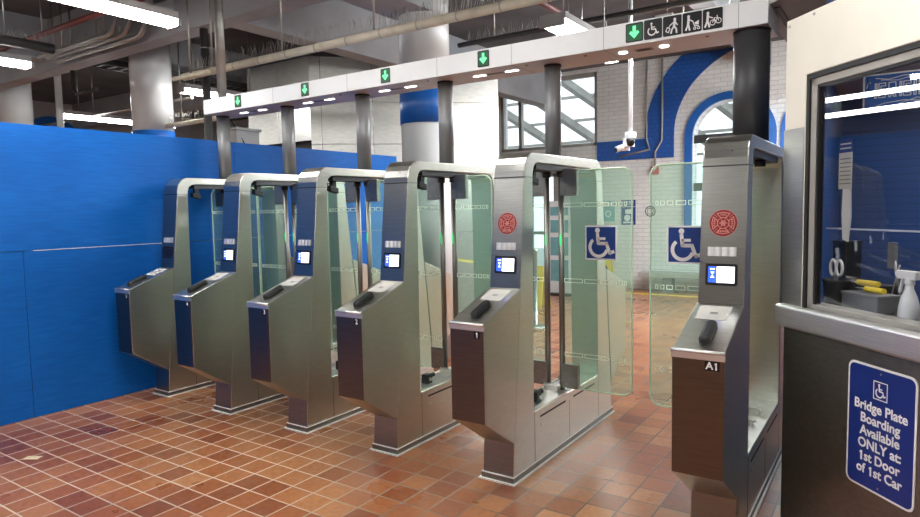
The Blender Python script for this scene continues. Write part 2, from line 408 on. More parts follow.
# windows
def arched_window(i, cx):
    bm = bmesh.new()
    prof = lambda r: [(cx+r, AB)] + [(cx+r*math.cos(PI*k/24), AZ+r*math.sin(PI*k/24)) for k in range(25)] + [(cx-r, AB)]
    A, B = prof(AR+.13), prof(AR)
    for k in range(len(A)-1):
        prism_bm(bm, [(A[k][0], WY-.05, A[k][1]), (A[k+1][0], WY-.05, A[k+1][1]), (B[k+1][0], WY-.05, B[k+1][1]), (B[k][0], WY-.05, B[k][1])], (0, .049, 0))
    w = struct('window_%d' % i, bm, M['band_blue'])
    f = bmesh.new()
    for z in (AZ-.02, 1.85): box_bm(f, (cx-AR, WY+.08, z-.07), (cx+AR, WY+.14, z+.07))
    box_bm(f, (cx-.03, WY+.08, AB), (cx+.03, WY+.14, AZ))
    obj('glazing_bar', f, M['darkmetal'], w)
    g = bmesh.new(); prism_bm(g, [(x, WY+.15, z) for x, z in arch_pts(cx, AR, AZ, AB)], (0, .01, 0))
    obj('pane', g, M['winglass'], w)
arched_window(2, ACX[0]); arched_window(3, ACX[1])
bm = bmesh.new()
for lo, hi in [((-6.85,WY+.02,2.70),(-4.74,WY+.12,2.76)), ((-6.85,WY+.02,4.0),(-4.74,WY+.12,4.08)), ((-4.80,WY+.02,2.7),(-4.74,WY+.12,4.08)), ((-6.85,WY+.02,2.7),(-6.79,WY+.12,4.08)), ((-6.44,WY+.02,2.7),(-6.37,WY+.12,4.08))]: box_bm(bm, lo, hi)
w1 = struct('window_1', bm, M['frame_grey'])
obj('pane', bx((-6.8,WY+.15,2.7),(-4.74,WY+.16,4.08)), M['winglass'], w1)
bm = bmesh.new()
for lo, hi in [((-6.85,WY-.02,.05),(-6.75,WY+.12,2.25)), ((-5.65,WY-.02,.05),(-5.55,WY+.12,2.25)), ((-6.85,WY-.02,2.15),(-5.55,WY+.12,2.25)), ((-6.24,WY-.02,.05),(-6.16,WY+.12,2.25)), ((-6.85,WY-.02,.05),(-5.55,WY+.12,.2)), ((-6.85,WY-.02,1.0),(-5.55,WY+.12,1.06))]: box_bm(bm, lo, hi)
d1 = struct('door_1', bm, M['frame_grey'])
obj('pane', bx((-6.8,WY+.13,.1),(-5.6,WY+.14,2.2)), M['winglass'], d1)
# platform canopy rafters seen through the window
tr = thing('canopy_roof', 'steel and glass platform canopy roof outside the big window', 'roof', (-6, 15, 3))
for k in range(5):
    bm = bmesh.new(); x = -10.2+k*1.25
    prism_bm(bm, [(x, 12.6, 5.6), (x+.0, 12.6, 5.42), (x+2.9, 17, 2.6), (x+2.9, 17, 2.78)], (.16, 0, 0))
    o = obj('rafter', bm, M['frame_grey'], tr); o.matrix_parent_inverse = Matrix.Translation((6, -15, -3))
for k in range(7):
    bm = bmesh.new(); t = k/6; y = 12.6+4.4*t; z = 5.6-2.8*t
    box_bm(bm, (-11, y-.03, z-.03), (0, y+.03, z+.04))
    o = obj('purlin', bm, M['frame_grey'], tr); o.matrix_parent_inverse = Matrix.Translation((6, -15, -3))
# outside ground beyond the openings
bm = bmesh.new(); box_bm(bm, (-16, 12.01, -.1), (6, 22, -.01)); struct('trim_9', bm, M['stone'])

# ceiling ribs
for i, (lo, hi) in enumerate([((-16,4.20,3.5),(-.2,4.42,H_CEIL)), ((-6.72,-6,3.62),(-6.5,4.2,H_CEIL)), ((-5.85,4.42,3.5),(-5.60,WY,H_CEIL)), ((-4.33,4.42,3.5),(-3.85,5.30,H_CEIL)),
                              ((-16,7.6,3.6),(-5.85,7.85,H_CEIL)), ((-9.2,4.42,3.6),(-8.95,7.6,H_CEIL)), ((-2.0,4.42,3.78),(-1.75,WY,H_CEIL)), ((-12.4,-6,3.6),(-12.1,4.2,H_CEIL)), ((-9.6,-6,3.62),(-9.35,4.2,H_CEIL))]):
    bm = bx(lo, hi); struct('trim_%d' % (i+10), bm, M['concrete_light'])
# blue arch panel high on the far left wall
bm = bmesh.new()
prism_bm(bm, [(-15.99, 7.1+.75*math.cos(PI*k/16), 2.95+.88*math.sin(PI*k/16)) for k in range(17)], (.04, 0, 0)); struct('trim_20', bm, M['band_blue'])

# ------------------------------------------------------------------ hoarding
HX = -5.49
hd = thing('hoarding', 'long blue painted plywood hoarding closing off the left side', 'hoarding', (HX, 3, 0))
def sheet(y0, y1, z0, z1):
    o = obj('plywood_sheet', bx((0, y0-3+.002, z0), (-.02, y1-3-.002, z1)), M['hoarding'], hd); return o
for y0, y1 in ((-5.9,-2.7), (-2.7,-.26), (-.26,2.18), (2.18,4.62), (4.62,6.65)): sheet(y0, y1, .004, 1.294)
for y0, y1 in ((-5.9,-3.2), (-3.2,-.76), (-.76,1.68), (1.68,4.117), (4.117,6.65)): sheet(y0, y1, 1.298, 2.256)
obj('joint_light', bx((-.004, -.75, 1.2935), (.0012, .32, 1.2975)), M['label_white'], hd, label='pale strip for light showing through the sheet joint')  # white strip stands in for light showing through the sheet gap
for z in (.1, 1.25, 2.1): obj('rail', bx((-.07, -8.9, z), (-.022, 3.64, z+.09)), M['orange_card'], hd)
for k in range(6): obj('stud', bx((-.115, -8.7+k*2.4, 0), (-.072, -8.6+k*2.4, 2.2)), M['orange_card'], hd)

# ------------------------------------------------------------------ fare gates
CY = 3.808
W2 = .10
def side_pts(front=True):
    """outer outline of the arch frame in (u,z)"""
    L = [(-.755,.012), (-.752,.04), (-.740,.222), (-.645,1.10), (-.580,1.715)]
    a = [(-.577,1.76), (-.566,1.80), (-.546,1.832), (-.520,1.854), (-.488,1.866)]
    return L+a
outer = side_pts(); outer = outer + [(-u, z) for u, z in outer[::-1]]
innr = [(-.495,.345), (-.480,1.70), (-.476,1.75), (-.462,1.785), (-.436,1.803), (-.405,1.808)]
inner = innr + [(-u-.01, z) for u, z in innr[::-1]]
def frame_bm():
    bm = bmesh.new(); edges = []
    for lp in (outer, inner):
        vs = [bm.verts.new((-W2, u, z)) for u, z in lp]
        for i in range(len(vs)): edges.append(bm.edges.new((vs[i], vs[(i+1) % len(vs)])))
    bmesh.ops.triangle_fill(bm, use_beauty=True, use_dissolve=False, edges=edges)
    def ins(p, poly):
        c = False; n = len(poly)
        for i in range(n):
            (xa, ya), (xb, yb) = poly[i], poly[(i+1) % n]
            if (ya > p[1]) != (yb > p[1]) and p[0] < (xb-xa)*(p[1]-ya)/(yb-ya)+xa: c = not c
        return c
    kill = [f for f in bm.faces if ins((f.calc_center_median().y, f.calc_center_median().z), inner)]
    if kill: bmesh.ops.delete(bm, geom=kill, context='FACES_ONLY')
    r = bmesh.ops.extrude_face_region(bm, geom=bm.faces[:])
    bmesh.ops.translate(bm, verts=[e for e in r['geom'] if isinstance(e, bmesh.types.BMVert)], vec=(2*W2, 0, 0))
    bmesh.ops.recalc_face_normals(bm, faces=bm.faces[:])
    # slanted front/rear faces take the steel darkened for its dark reflection (slot 1)
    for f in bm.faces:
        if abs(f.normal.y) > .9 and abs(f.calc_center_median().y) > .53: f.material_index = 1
    return bm
con = [(-.742,.228), (-1.05,.43), (-1.05,.955), (-.647,1.098)]
CW = .104
def console_bm(s=1):
    bm = bmesh.new()
    prism_bm(bm, [(-CW, u*s, z) for u, z in con], (2*CW, 0, 0))
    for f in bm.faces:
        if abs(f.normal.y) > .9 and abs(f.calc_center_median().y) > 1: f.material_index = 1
    return bm
def tower_flat(t0=(0,0)):
    ey = V((0, .065, .615)).normalized(); ex = V((1,0,0)); en = V((0,-.615,.065)).normalized()
    return ex, ey, en
def tower_pt(z): # point on the slanted tower face at height z
    return V((0, -.645+.065*(z-1.10)/.615, z))
def emblem(parent, z=1.461, r=.062):
    ex, ey, en = tower_flat(); p = tower_pt(z)
    F = Flat(p+en*.0002, ex, ey, en)
    F.disc(0, 0, r, 1, 0, 40); F.disc(0, 0, r*.975, 0, .0007, 40)
    for k in range(4):
        a0 = PI/2*k+PI/2
        h = math.radians(33)
        o_, i_ = r*.86, r*.44
        pts = [(o_*.98*math.cos(a0-h), o_*.98*math.sin(a0-h)), (r*.80*math.cos(a0), r*.80*math.sin(a0)), (o_*.98*math.cos(a0+h), o_*.98*math.sin(a0+h)),
               (i_*math.cos(a0+h*.75), i_*math.sin(a0+h*.75)), (i_*math.cos(a0-h*.75), i_*math.sin(a0-h*.75))]
        F.stroke(pts+[pts[0]], r*.055, 1, .0014)
        F.stroke([(r*.93*math.cos(a0+PI/4), r*.93*math.sin(a0+PI/4)), (r*.60*math.cos(a0+PI/4), r*.60*math.sin(a0+PI/4))], r*.03, 1, .0014)
    F.ring(0, 0, r*.38, r*.42, 0, 2*PI, 1, .0014, 28)
    for k in range(6):
        t = PI/3*k; F.stroke([(0,0), (r*.28*math.cos(t), r*.28*math.sin(t))], r*.05, 1, .0014)
    F.ring(0, 0, r*.13, r*.18, 0, 2*PI, 1, .0014, 14)
    F.text('FIRE', 0, r*.61, r*.24, 1, .0014)
    for a in (-.30, -.15, 0, .15, .30): F.rect((a-.045)*r, -.68*r, (a+.045)*r, -.54*r, 1, .0014)
    for sx in (-1, 1):
        for b in (-.22, -.07, .08, .22): F.rect(sx*.55*r, b*r-.03*r, sx*.68*r, b*r+.05*r, 1, .0014)
    return obj('emblem', F.bm, [M['decal_red'], M['decal_pink']], parent, label='round red fire department cross emblem')
def screen(parent, mode):
    ex, ey, en = tower_flat(); p = tower_pt(1.226)
    F = Flat(p+en*.0003, ex, ey, en)
    F.rrect(-.069, -.050, .069, .050, .010, 0, 0, .006)
    b = obj('screen', F.bm, M['label_black'], parent, label='small card reader screen in black bezel')
    F = Flat(p+en*.0066, ex, ey, en)
    if mode == 'off':
        F.rect(-.055, -.036, .055, .036, 0); mats = [M['screen_off']]
    else:
        F.rect(-.057, -.037, -.020, .037, 0); F.rect(-.020, -.037, .057, .037, 1)
        F.rect(-.048, .022, -.028, .028, 1, .0006); 
        F.poly([(-.047,.012),(-.029,.012),(-.038,0)], 1, .0006); F.poly([(-.047,-.015),(-.029,-.015),(-.038,-.002)], 1, .0006)
        mats = [M['screen_blue'], M['screen_white']]
        if mode == 'text':
            for bb in (.02, .0, -.018): F.rect(-.014, bb-.003, .045, bb+.003, 0, .0006)
    obj('display', F.bm, mats, b)
    return b
def scanner(parent):
    ex, ey, en = tower_flat(); p = tower_pt(1.331)
    bm = bmesh.new()
    # fluted bright strip with a concave front
    for k in range(36):
        a0, a1 = -.062+.124*k/36, -.062+.124*(k+1)/36
        d0 = .006+.007*abs(math.sin(a0*95)); d1 = .006+.007*abs(math.sin(a1*95))
        q = [p+ex*a0-ey*.021, p+ex*a1-ey*.021, p+ex*a1+ey*.021, p+ex*a0+ey*.021]
        vs0 = [bm.verts.new(v) for v in q]; vs1 = [bm.verts.new(v+en*(d0 if i in (0, 3) else d1)) for i, v in enumerate(q)]
        bm.faces.new(vs1); bm.faces.new([vs0[0], vs0[1], vs1[1], vs1[0]]); bm.faces.new([vs0[2], vs0[3], vs1[3], vs1[2]])
        if k == 0: bm.faces.new([vs0[3], vs0[0], vs1[0], vs1[3]])
        if k == 35: bm.faces.new([vs0[1], vs0[2], vs1[2], vs1[1]])
    bmesh.ops.recalc_face_normals(bm, faces=bm.faces[:])
    return obj('scanner_strip', bm, M['steel_bright'], parent)
def wing(root, side, length, y, decal):
    """glass wing that closes towards side (+1 right, -1 left) from a pole"""
    px = side*.052
    pole = bmesh.new(); cyl_bm(pole, (px, y, .345), (px, y, 1.80), .019, n=20)
    po = obj('wing_pole', pole, M['pole_metal'], root)
    L = bmesh.new()
    for s2 in (-1, 1):
        box_bm(L, (px-.004, y-.0205 if s2 < 0 else y+.0180, 1.30), (px+.004, y-.0180 if s2 < 0 else y+.0205, 1.375))
    obj('pole_green_reflection', L, M['reflection_green'], po, label='green glowing strip for the arrow lamp reflection on the pole')  # emissive strip stands in for green arrow light mirrored on the pole
    x0, x1 = px+side*.018, px+side*length
    zb, zt, r, th = .372, 1.778, .06, .012
    prof = [(x0, zb)] + arc(x1-side*r, zb+r, r, -PI/2, 0, 6)[0:0]
    cs = []
    for k in range(7):
        t = -PI/2+PI/2*k/6; cs.append((x1-side*r+side*r*math.cos(t), zb+r+r*math.sin(t)))
    for k in range(7):
        t = PI/2*k/6; cs.append((x1-side*r+side*r*math.cos(t), zt-r+r*math.sin(t)))
    prof = [(x0, zb)]+cs+[(x0, zt)]
    bm = bmesh.new(); prism_bm(bm, [(x, y-th/2, z) for x, z in prof], (0, th, 0))
    g = obj('glass_wing', bm, M['glass'], root, label='clear greenish glass gate wing')
    bm = bmesh.new(); tube_bm(bm, [(x, y, z) for x, z in prof], .0054, 6)
    obj('glass_edge', bm, M['edge'], g)
    F = Flat((0, y-th/2-.0004, 0), (1,0,0), (0,0,1), (0,-1,0))
    if length > .4: rc = [(.02,.155), (.165,.268), (.28,.338), (.352,.390), (.402,.428), (.438,.456)]
    else: rc = [(.02,.075), (.085,.135), (.145,.19), (.20,.233), (.243,.268), (.277,.293)]
    sc = length/(.488 if length > .4 else .318)
    for zc in (1.56, 1.076, .594):
        F = Flat((0, y-th/2-.0004, 0), (1,0,0), (0,0,1), (0,-1,0))
        for a, b in rc:
            a, b = px+side*a*sc, px+side*b*sc
            F.frame(min(a,b), zc-.0135, max(a,b), zc+.0135, .0044)
        obj('safety_marking', F.bm, M['marking'], g)
    if decal:
        c = px+side*(.283 if side > 0 else .282)*sc
        F = Flat((c, y-th/2-.0012, 1.322), (1,0,0), (0,0,1), (0,-1,0))
        F.rect(-.104, -.108, .104, .108, 1); F.rect(-.094, -.098, .094, .098, 0, .0007)
        F.isa(.0, .0, .215, 1, .0014, .095)
        obj('accessibility_decal', F.bm, [M['decal_blue'], M['label_white']], g, label='blue square decal with white wheelchair symbol')
    if decal == 'ring':
        F = Flat((px+side*.475, y-th/2-.0012, 1.514), (1,0,0), (0,0,1), (0,-1,0))
        F.ring(0, 0, .026, .031, 0, 2*PI, 0); F.ring(0, 0, .017, .020, 0, 2*PI, 0, 0, 8)
        for k in range(4):
            t = PI/4+PI/2*k; F.stroke([(.017*math.cos(t), .017*math.sin(t)), (.031*math.cos(t), .031*math.sin(t))], .003)
        obj('round_decal', F.bm, M['darkmetal'], g, label='thin dark ring shaped emblem back')
    for z0, z1 in ((1.62, 1.79), (.372, .53)):
        bm = bmesh.new()
        box_bm(bm, (min(px, px+side*.115), y-.020, z0), (max(px, px+side*.115), y+.020, z1))
        for bxx in (.035, .095):
            for zz in (z0+.025, z1-.025): cyl_bm(bm, (px+side*bxx, y-.026, zz), (px+side*bxx, y-.019, zz), .007, n=10)
        obj('hinge_plate', bm, M['steel_dark'], po, bevel=.003)
    return g
def fare_gate(x, y, label, num, mode='lit', emb=False, left=None, right=None, ldecal=False, rdecal=False):
    root = thing('fare_gate', label, 'fare gate', (x, y, 0), 'stainless steel fare gate cabinets in a row')
    fr = obj('frame', frame_bm(), [M['steel'], M['steel_face_reflection']], root, bevel=.006, seg=3)
    # dark cap seams and panel joints
    S = bmesh.new()
    for s in (-1, 1):
        box_bm(S, (-W2-.0008, s*.579-.001 if s>0 else -.5805, 1.7195), (W2+.0008, .5805 if s>0 else -.579+.001, 1.7255))
        for sx in (-1, 1):
            X = sx*W2
            box_bm(S, (min(X, X+sx*.0008), min(s*.578, s*.474), 1.7210), (max(X, X+sx*.0008), max(s*.578, s*.474), 1.7235))
            box_bm(S, (min(X, X+sx*.0008), s*.490-.0012, .045), (max(X, X+sx*.0008), s*.490+.0012, .345))
            box_bm(S, (min(X, X+sx*.0010), min(s*.06, s*.42), .292), (max(X, X+sx*.0010), max(s*.06, s*.42), .304))
    for s in (-1, 1): box_bm(S, (-.002, min(s*.485, s*.4935), .36), (.002, max(s*.485, s*.4935), 1.69))
    box_bm(S, (W2, -.003, .05), (W2+.0008, -.0008, .29)); box_bm(S, (-W2-.0008, -.003, .05), (-W2, -.0008, .29))
    obj('panel_joint', S, M['seam'], fr)
    for sx in (-1, 1):
        bm = bmesh.new(); cyl_bm(bm, (sx*W2, -.40, .245), (sx*(W2+.004), -.40, .245), .008, n=14)
        obj('lock', bm, M['steel_bright'], fr)
    # plinth strip and floor sealant
    bm = bmesh.new(); box_bm(bm, (-W2-.006, -.762, .007), (W2+.006, .762, .038)); pl = obj('plinth', bm, M['steel_dark'], root)
    bm = bmesh.new(); box_bm(bm, (-W2-.018, -.775, 0), (W2+.018, .775, .008)); box_bm(bm, (-W2-.007, -.7635, .0375), (W2+.007, .7635, .0415))
    obj('sealant', bm, M['sealant'], pl)
    # consoles at both ends
    for s in (1, -1):
        c = obj('console', console_bm(s), [M['steel'], M['steel_console_reflection']], root, bevel=.005)
        if s < 0: continue
        # rounded bright nosing along the front edge of the sloping top
        ey = V((0, .403, .143)).normalized(); en = V((0, -.143, .403)).normalized(); ex = V((1,0,0))
        bm = bmesh.new(); box_bm(bm, (-CW-.003, -1.0545, .921), (CW+.003, -1.042, .953))
        tube_bm(bm, [(-CW-.003, -1.048, .951), (CW+.003, -1.048, .951)], .009, 10)
        obj('nosing', bm, M['steel_bright'], c)
        bm = bmesh.new()
        o0 = V((.012, -1.05, .955))+en*.0
        # oblong black reader with a domed top
        n = 12; A = []
        for j, (hh, wv) in enumerate(((0, 1), (.018, 1), (.028, .82), (.032, .45))):
            ring = []
            for a, b in arc(0, .0, 1, -PI/2, PI/2, n)+arc(0, 0, 1, PI/2, 1.5*PI, n):
                pass
            pts = [( .024*wv*math.cos(t), .195+.024*wv*math.sin(t)) for t in [PI*k/n for k in range(n+1)]] + [(.024*wv*math.cos(t), .075+.024*wv*math.sin(t)) for t in [PI+PI*k/n for k in range(n+1)]]
            A.append([bm.verts.new(o0+ex*a+ey*b+en*hh) for a, b in pts])
        for j in range(3):
            m_ = len(A[j])
            for k in range(m_):
                f = bm.faces.new([A[j][k], A[j][(k+1)%m_], A[j+1][(k+1)%m_], A[j+1][k]]); f.smooth = True
        bm.faces.new(A[-1]); bm.faces.new(A[0][::-1])
        bmesh.ops.recalc_face_normals(bm, faces=bm.faces[:])
        obj('card_reader', bm, M['black'], c, label='oblong black card reader')
        F = Flat(V((-.010, -1.05, .955))+en*.0004, ex, ey, en)
        F.rrect(-.066, .265, .070, .395, .006, 0); F.rect(-.012, .318, .02, .322, 1, .0007); F.rect(-.012, .328, .02, .334, 1, .0007)
        obj('instruction_label', F.bm, [M['paper'], M['grey_plastic']], c)
        F = Flat((W2-.043 if len(num) > 1 else W2-.035, -1.0504, .898), (1,0,0), (0,0,1), (0,-1,0))
        w = .029 if len(num) > 1 else .017
        F.rect(-w, -.020, w, .020, 0); F.text(num, 0, 0, .042, 1, .0007, bold=.0011)
        obj('number_plate', F.bm, [M['label_black'], M['label_white']], c, label='black plate with white number '+num if num.isdigit() else 'black plate with white text '+num)
    scanner(fr); screen(fr, mode)
    if emb: emblem(fr)
    # sill, hinge fittings and the mechanism under the crossbar
    obj('sill', bx((-W2+.004, -.49, .345), (W2-.004, .485, .353)), M['steel_bright'], root)
    bm = bmesh.new()
    for yy in (-.33, -.05, .17):
        box_bm(bm, (-.045, yy-.02, .353), (.045, yy+.02, .395)); cyl_bm(bm, (-.06, yy, .385), (.06, yy, .385), .012, n=10)
    cyl_bm(bm, (-.05, -.25, .37), (-.05, .2, .37), .007, n=8)
    obj('floor_bearing', bm, M['steel'], root, bevel=.003)
    bm = bmesh.new(); box_bm(bm, (.0, -.36, .354), (.05, -.30, .42)); cyl_bm(bm, (.025, -.30, .40), (.025, -.25, .40), .016, n=10)
    obj('cable_clamp', bm, M['black'], root, bevel=.004)
    bm = bmesh.new()
    box_bm(bm, (-.08, -.40, 1.775), (.08, .40, 1.809))
    for sx in (-.052, .052): cyl_bm(bm, (sx, 0, 1.74), (sx, 0, 1.78), .028)
    obj('drive_unit', bm, M['darkmetal'], root)
    bm = bmesh.new(); box_bm(bm, (.015, -.375, 1.69), (.05, -.335, 1.775)); prism_bm(bm, [(.012, -.40, 1.70), (.012, -.32, 1.68), (.012, -.32, 1.72), (.012, -.40, 1.74)], (.045, 0, 0))
    obj('sensor', bm, M['black'], root, bevel=.003)
    if left: wing(root, -1, left, 0, ldecal)
    if right: wing(root, 1, right, 0, rdecal)
    return root
N_ = 'stainless steel fare gate'
fare_gate(-5.207, 3.815, N_+' numbered 5 beside the blue hoarding, dark screen, leftmost of the row', '5', 'off', left=.20, right=.36)
fare_gate(-4.327, 3.785, N_+' numbered 4, second from the blue hoarding', '4', 'text', left=.36, right=.34)
fare_gate(-3.490, 3.797, N_+' numbered 3, between gates 2 and 4', '3', 'lit', left=.34, right=.325)
fare_gate(-2.680, CY, N_+' numbered 2, between gates 3 and 1', '2', 'lit', left=.325, right=.318)
fare_gate(-1.840, CY, N_+' numbered 1 with red emblem and wheelchair decal on its wing', '1', 'lit', True, .318, .466, False, 'isa')
fare_gate(-.655, 3.722, N_+' marked A1, closest to the attendant booth', 'A1', 'lit', True, .476, None, 'ring', False)

# ------------------------------------------------------------------ header beam and posts
hb = thing('header_beam', 'long white overhead beam with green arrow lamps above the fare gates', 'beam', (-2.9, 3.8, 2.45))
def hbo(name, bm, mats, parent=None, **k):
    o = obj(name, bm, mats, parent or hb, **k)
    if parent is None: o.matrix_parent_inverse = Matrix.Translation((2.9, -3.8, -2.45))
    return o
beam = hbo('casing', bx((-5.25, 3.63, 2.45), (-.56, 3.965, 2.58)), M['beam_white'], bevel=.004)
def bo(name, bm, mats, **k):
    o = obj(name, bm, mats, beam, **k); return o
bm = bmesh.new()
for x in (-4.30, -3.46, -2.62, -2.04, -1.43, -.70):
    box_bm(bm, (x-.0012, 3.6292, 2.452), (x+.0012, 3.631, 2.578)); box_bm(bm, (x-.0012, 3.632, 2.4494), (x+.0012, 3.96, 2.451))
bo('panel_joint', bm, M['grey_plastic'])
bm = bmesh.new()
for x in (-4.5, -3.6, -2.75, -1.97, -1.57, -.87): cyl_bm(bm, (x, 3.70, 2.4478), (x, 3.70, 2.451), .010, n=10)
bo('screw_cap', bm, M['darkmetal'])
def arrow_lamp(x, big):
    F = Flat((x, 3.6295, 2.518), (1,0,0), (0,0,1), (0,-1,0))
    w = .050 if big else .044
    F.rrect(-w, -.052, w, .052, .008, 0, 0, .002); F.rect(-w+.007, -.043, w-.007, .043, 2, .002)
    F.rect(-.009, -.005, .009, .036, 1, .003); F.poly([(-.029, -.002), (-.018, .010), (0, -.010), (.018, .010), (.029, -.002), (0, -.033)][::1], 1, .0034)
    o = bo('arrow_lamp', F.bm, [M['label_black'], M['arrow_green'], M['arrow_dim']], label='black lamp with a green glowing down arrow')
for x in (-4.753, -3.916, -3.079, -2.247): arrow_lamp(x, False)
arrow_lamp(-1.247, True)
def picto(x, kind):
    F = Flat((x, 3.6295, 2.519), (1,0,0), (0,0,1), (0,-1,0)); F.rrect(-.050, -.053, .050, .053, .008, 0, 0, .002)
    h = .0022; S = lambda pts, w=.009: F.stroke(pts, w, 1, h)
    if kind == 'isa': F.isa(0, 0, .082, 1, h, .085)
    else:
        F.disc({'suitcase': .014, 'stroller': -.018, 'bicycle': -.024}[kind], .032, .0075, 1, h, 14)
    if kind == 'suitcase':
        S([(.014,.022),(.010,-.005)], .013); S([(.010,-.005),(.022,-.020),(.024,-.040)]); S([(.010,-.005),(-.002,-.022),(-.006,-.040)]); S([(.010,.018),(-.010,.004)], .006); S([(.016,.018),(.028,.0)], .006)
        S([(-.010,.004),(-.018,-.008)], .004); S([(-.012,-.014),(-.026,-.006),(-.034,-.026),(-.020,-.034),(-.012,-.014)], .005)
    if kind == 'stroller':
        S([(-.018,.022),(-.020,-.006)], .013); S([(-.020,-.006),(-.012,-.040)]); S([(-.020,-.006),(-.032,-.038)]); S([(-.016,.016),(.004,.004)], .006)
        S([(.004,.004),(.014,-.022),(.034,-.022)], .005); F.poly([(.012,-.004),(.036,.006),(.034,-.016),(.018,-.016)], 1, h); F.ring(.014,-.034,.004,.008,0,2*PI,1,h,12); F.ring(.034,-.034,.004,.008,0,2*PI,1,h,12)
    if kind == 'bicycle':
        S([(-.024,.022),(-.026,-.006)], .013); S([(-.026,-.006),(-.016,-.040)]); S([(-.026,-.006),(-.038,-.038)]); S([(-.022,.014),(.000,.004)], .006)
        F.ring(.000,-.020,.011,.015,0,2*PI,1,h,16); F.ring(.030,-.014,.011,.015,0,2*PI,1,h,16); S([(.0,-.020),(.008,.002),(.024,.004),(.030,-.014)], .004); S([(.008,.002),(.014,-.018),(.024,.004)], .004); S([(.024,.004),(.022,.014)], .004)
    bo('pictogram_sign', F.bm, [M['label_black'], M['label_white']], label={'isa': 'black tile with white wheelchair symbol', 'suitcase': 'black tile with white figure pulling a suitcase', 'stroller': 'black tile with white figure pushing a stroller', 'bicycle': 'black tile with white figure wheeling a bicycle'}[kind])
for x, k in ((-1.142,'isa'), (-1.037,'suitcase'), (-.932,'stroller'), (-.827,'bicycle')): picto(x, k)
for x in (-4.755, -3.93, -3.10, -2.25):
    for sx in (-1, 1):
        bm = bmesh.new(); box_bm(bm, (x+sx*.125-.045, 3.775, 2.446), (x+sx*.125+.045, 3.800, 2.451)); bo('soffit_lamp', bm, M['soffit_led'])
    bm = bmesh.new(); box_bm(bm, (x-.065, 3.772, 2.4475), (x+.065, 3.803, 2.451)); bo('sensor_window', bm, M['label_black'])
for x in (-1.362, -1.121):
    bm = bmesh.new(); cyl_bm(bm, (x, 3.765, 2.4455), (x, 3.765, 2.451), .026, n=20); bo('soffit_lamp', bm, M['soffit_led'])
bm = bmesh.new(); box_bm(bm, (-1.29, 3.745, 2.448), (-1.19, 3.80, 2.451)); v = bo('vent', bm, M['grey_plastic'])
bm = bmesh.new(); box_bm(bm, (-1.275, 3.755, 2.4465), (-1.205, 3.79, 2.448)); obj('grille', bm, M['seam'], v)
for x, y, r, lb in ((-5.217,CY,.057,'above gate 5, nearest the hoarding'), (-4.332,CY,.055,'above gate 4'), (-3.47,CY,.055,'above gate 3'), (-2.68,CY,.053,'above gate 2'), (-1.84,CY,.052,'above gate 1'), (-.655,3.742,.089,'above gate A1')):
    t = thing('support_post', ('thick black' if r > .08 else 'slim grey') + ' round metal post ' + lb, 'post', (x, y, 1.866), 'round posts carrying the header beam')
    bm = bmesh.new(); cyl_bm(bm, (0,0,0), (0,0,.572), r, n=32); obj('shaft', bm, M['post_dark' if r > .08 else 'post'], t)
    bm = bmesh.new(); cyl_bm(bm, (0,0,.572), (0,0,.584), r+.003, n=32); obj('collar', bm, M['black'], t)

# ------------------------------------------------------------------ attendant booth (front face runs at 43 degrees)
BP = V((-.398, 3.127, 0)); BD = V((math.sin(math.radians(43)), -math.cos(math.radians(43)), 0)); BN = V((-BD.y, BD.x, 0))
bt = thing('attendant_booth', 'steel attendant booth with painted cream reflection and large window at right', 'booth', BP)
def S3(s, off, z): return BD*s+BN*off+V((0,0,z))
def pris(bm, s0, s1, z0, z1, o0, o1, mi=0):
    prism_bm(bm, [S3(s0,o0,z0), S3(s1,o0,z0), S3(s1,o1,z0), S3(s0,o1,z0)], (0,0,z1-z0), mi)
bm = bmesh.new()
prof = [S3(-.020,0,1.10), S3(.108,0,1.10), S3(.108,0,2.072), S3(1.7,0,2.072), S3(1.7,0,2.33), S3(-.020,0,2.322)]
prism_bm(bm, prof, BN*.06); up = obj('upper_panel', bm, M['cream'], bt, bevel=.004)
bm = bmesh.new()
for s, z in ((.0, 2.295), (.15, 2.305), (.62, 2.31)): cyl_bm(bm, S3(s,-.004,z), S3(s,.002,z), .006, n=10)
obj('rivet', bm, M['conduit'], up)
# steel cladding on the left jamb, below the painted cream reflection
bm = bmesh.new(); pris(bm, -.022, .106, 1.108, 1.86, -.0022, 0); obj('jamb_cladding', bm, M['steel'], bt)
bm = bmesh.new(); pris(bm, -.004, 1.7, .01, 1.02, .0, .06); pris(bm, -.02, 1.7, 0, .08, .004, .058); lp = obj('lower_panel', bm, M['steel_dark'], bt, bevel=.004)
bm = bmesh.new(); pris(bm, -.032, 1.7, 1.008, 1.104, -.03, .16); obj('ledge', bm, M['steel_bright'], bt, bevel=.012, seg=3)
# window frame: dark reveal, grey frame, sill
bm = bmesh.new(); pris(bm, .108, .126, 1.104, 2.072, .004, .06); pris(bm, .108, 1.7, 2.052, 2.072, .004, .06); obj('reveal', bm, M['black'], bt)
bm = bmesh.new(); pris(bm, .126, .158, 1.104, 2.052, .012, .05); pris(bm, .126, 1.7, 2.022, 2.052, .012, .05); pris(bm, .126, 1.7, 1.104, 1.124, .012, .09)
wf = obj('window_frame', bm, M['frame_grey'], bt, bevel=.002)
bm = bmesh.new(); pris(bm, .158, .166, 1.124, 2.022, .016, .046); pris(bm, .158, 1.7, 2.012, 2.022, .016, .046); obj('gasket', bm, M['black'], wf)
bm = bmesh.new(); pris(bm, .166, 1.7, 1.124, 2.012, .028, .034); obj('glass', bm, M['boothglass'], wf)
bm = bmesh.new(); pris(bm, .166, 1.7, 1.437, 1.443, .06, .07); obj('guard_rail', bm, M['steel_bright'], wf)
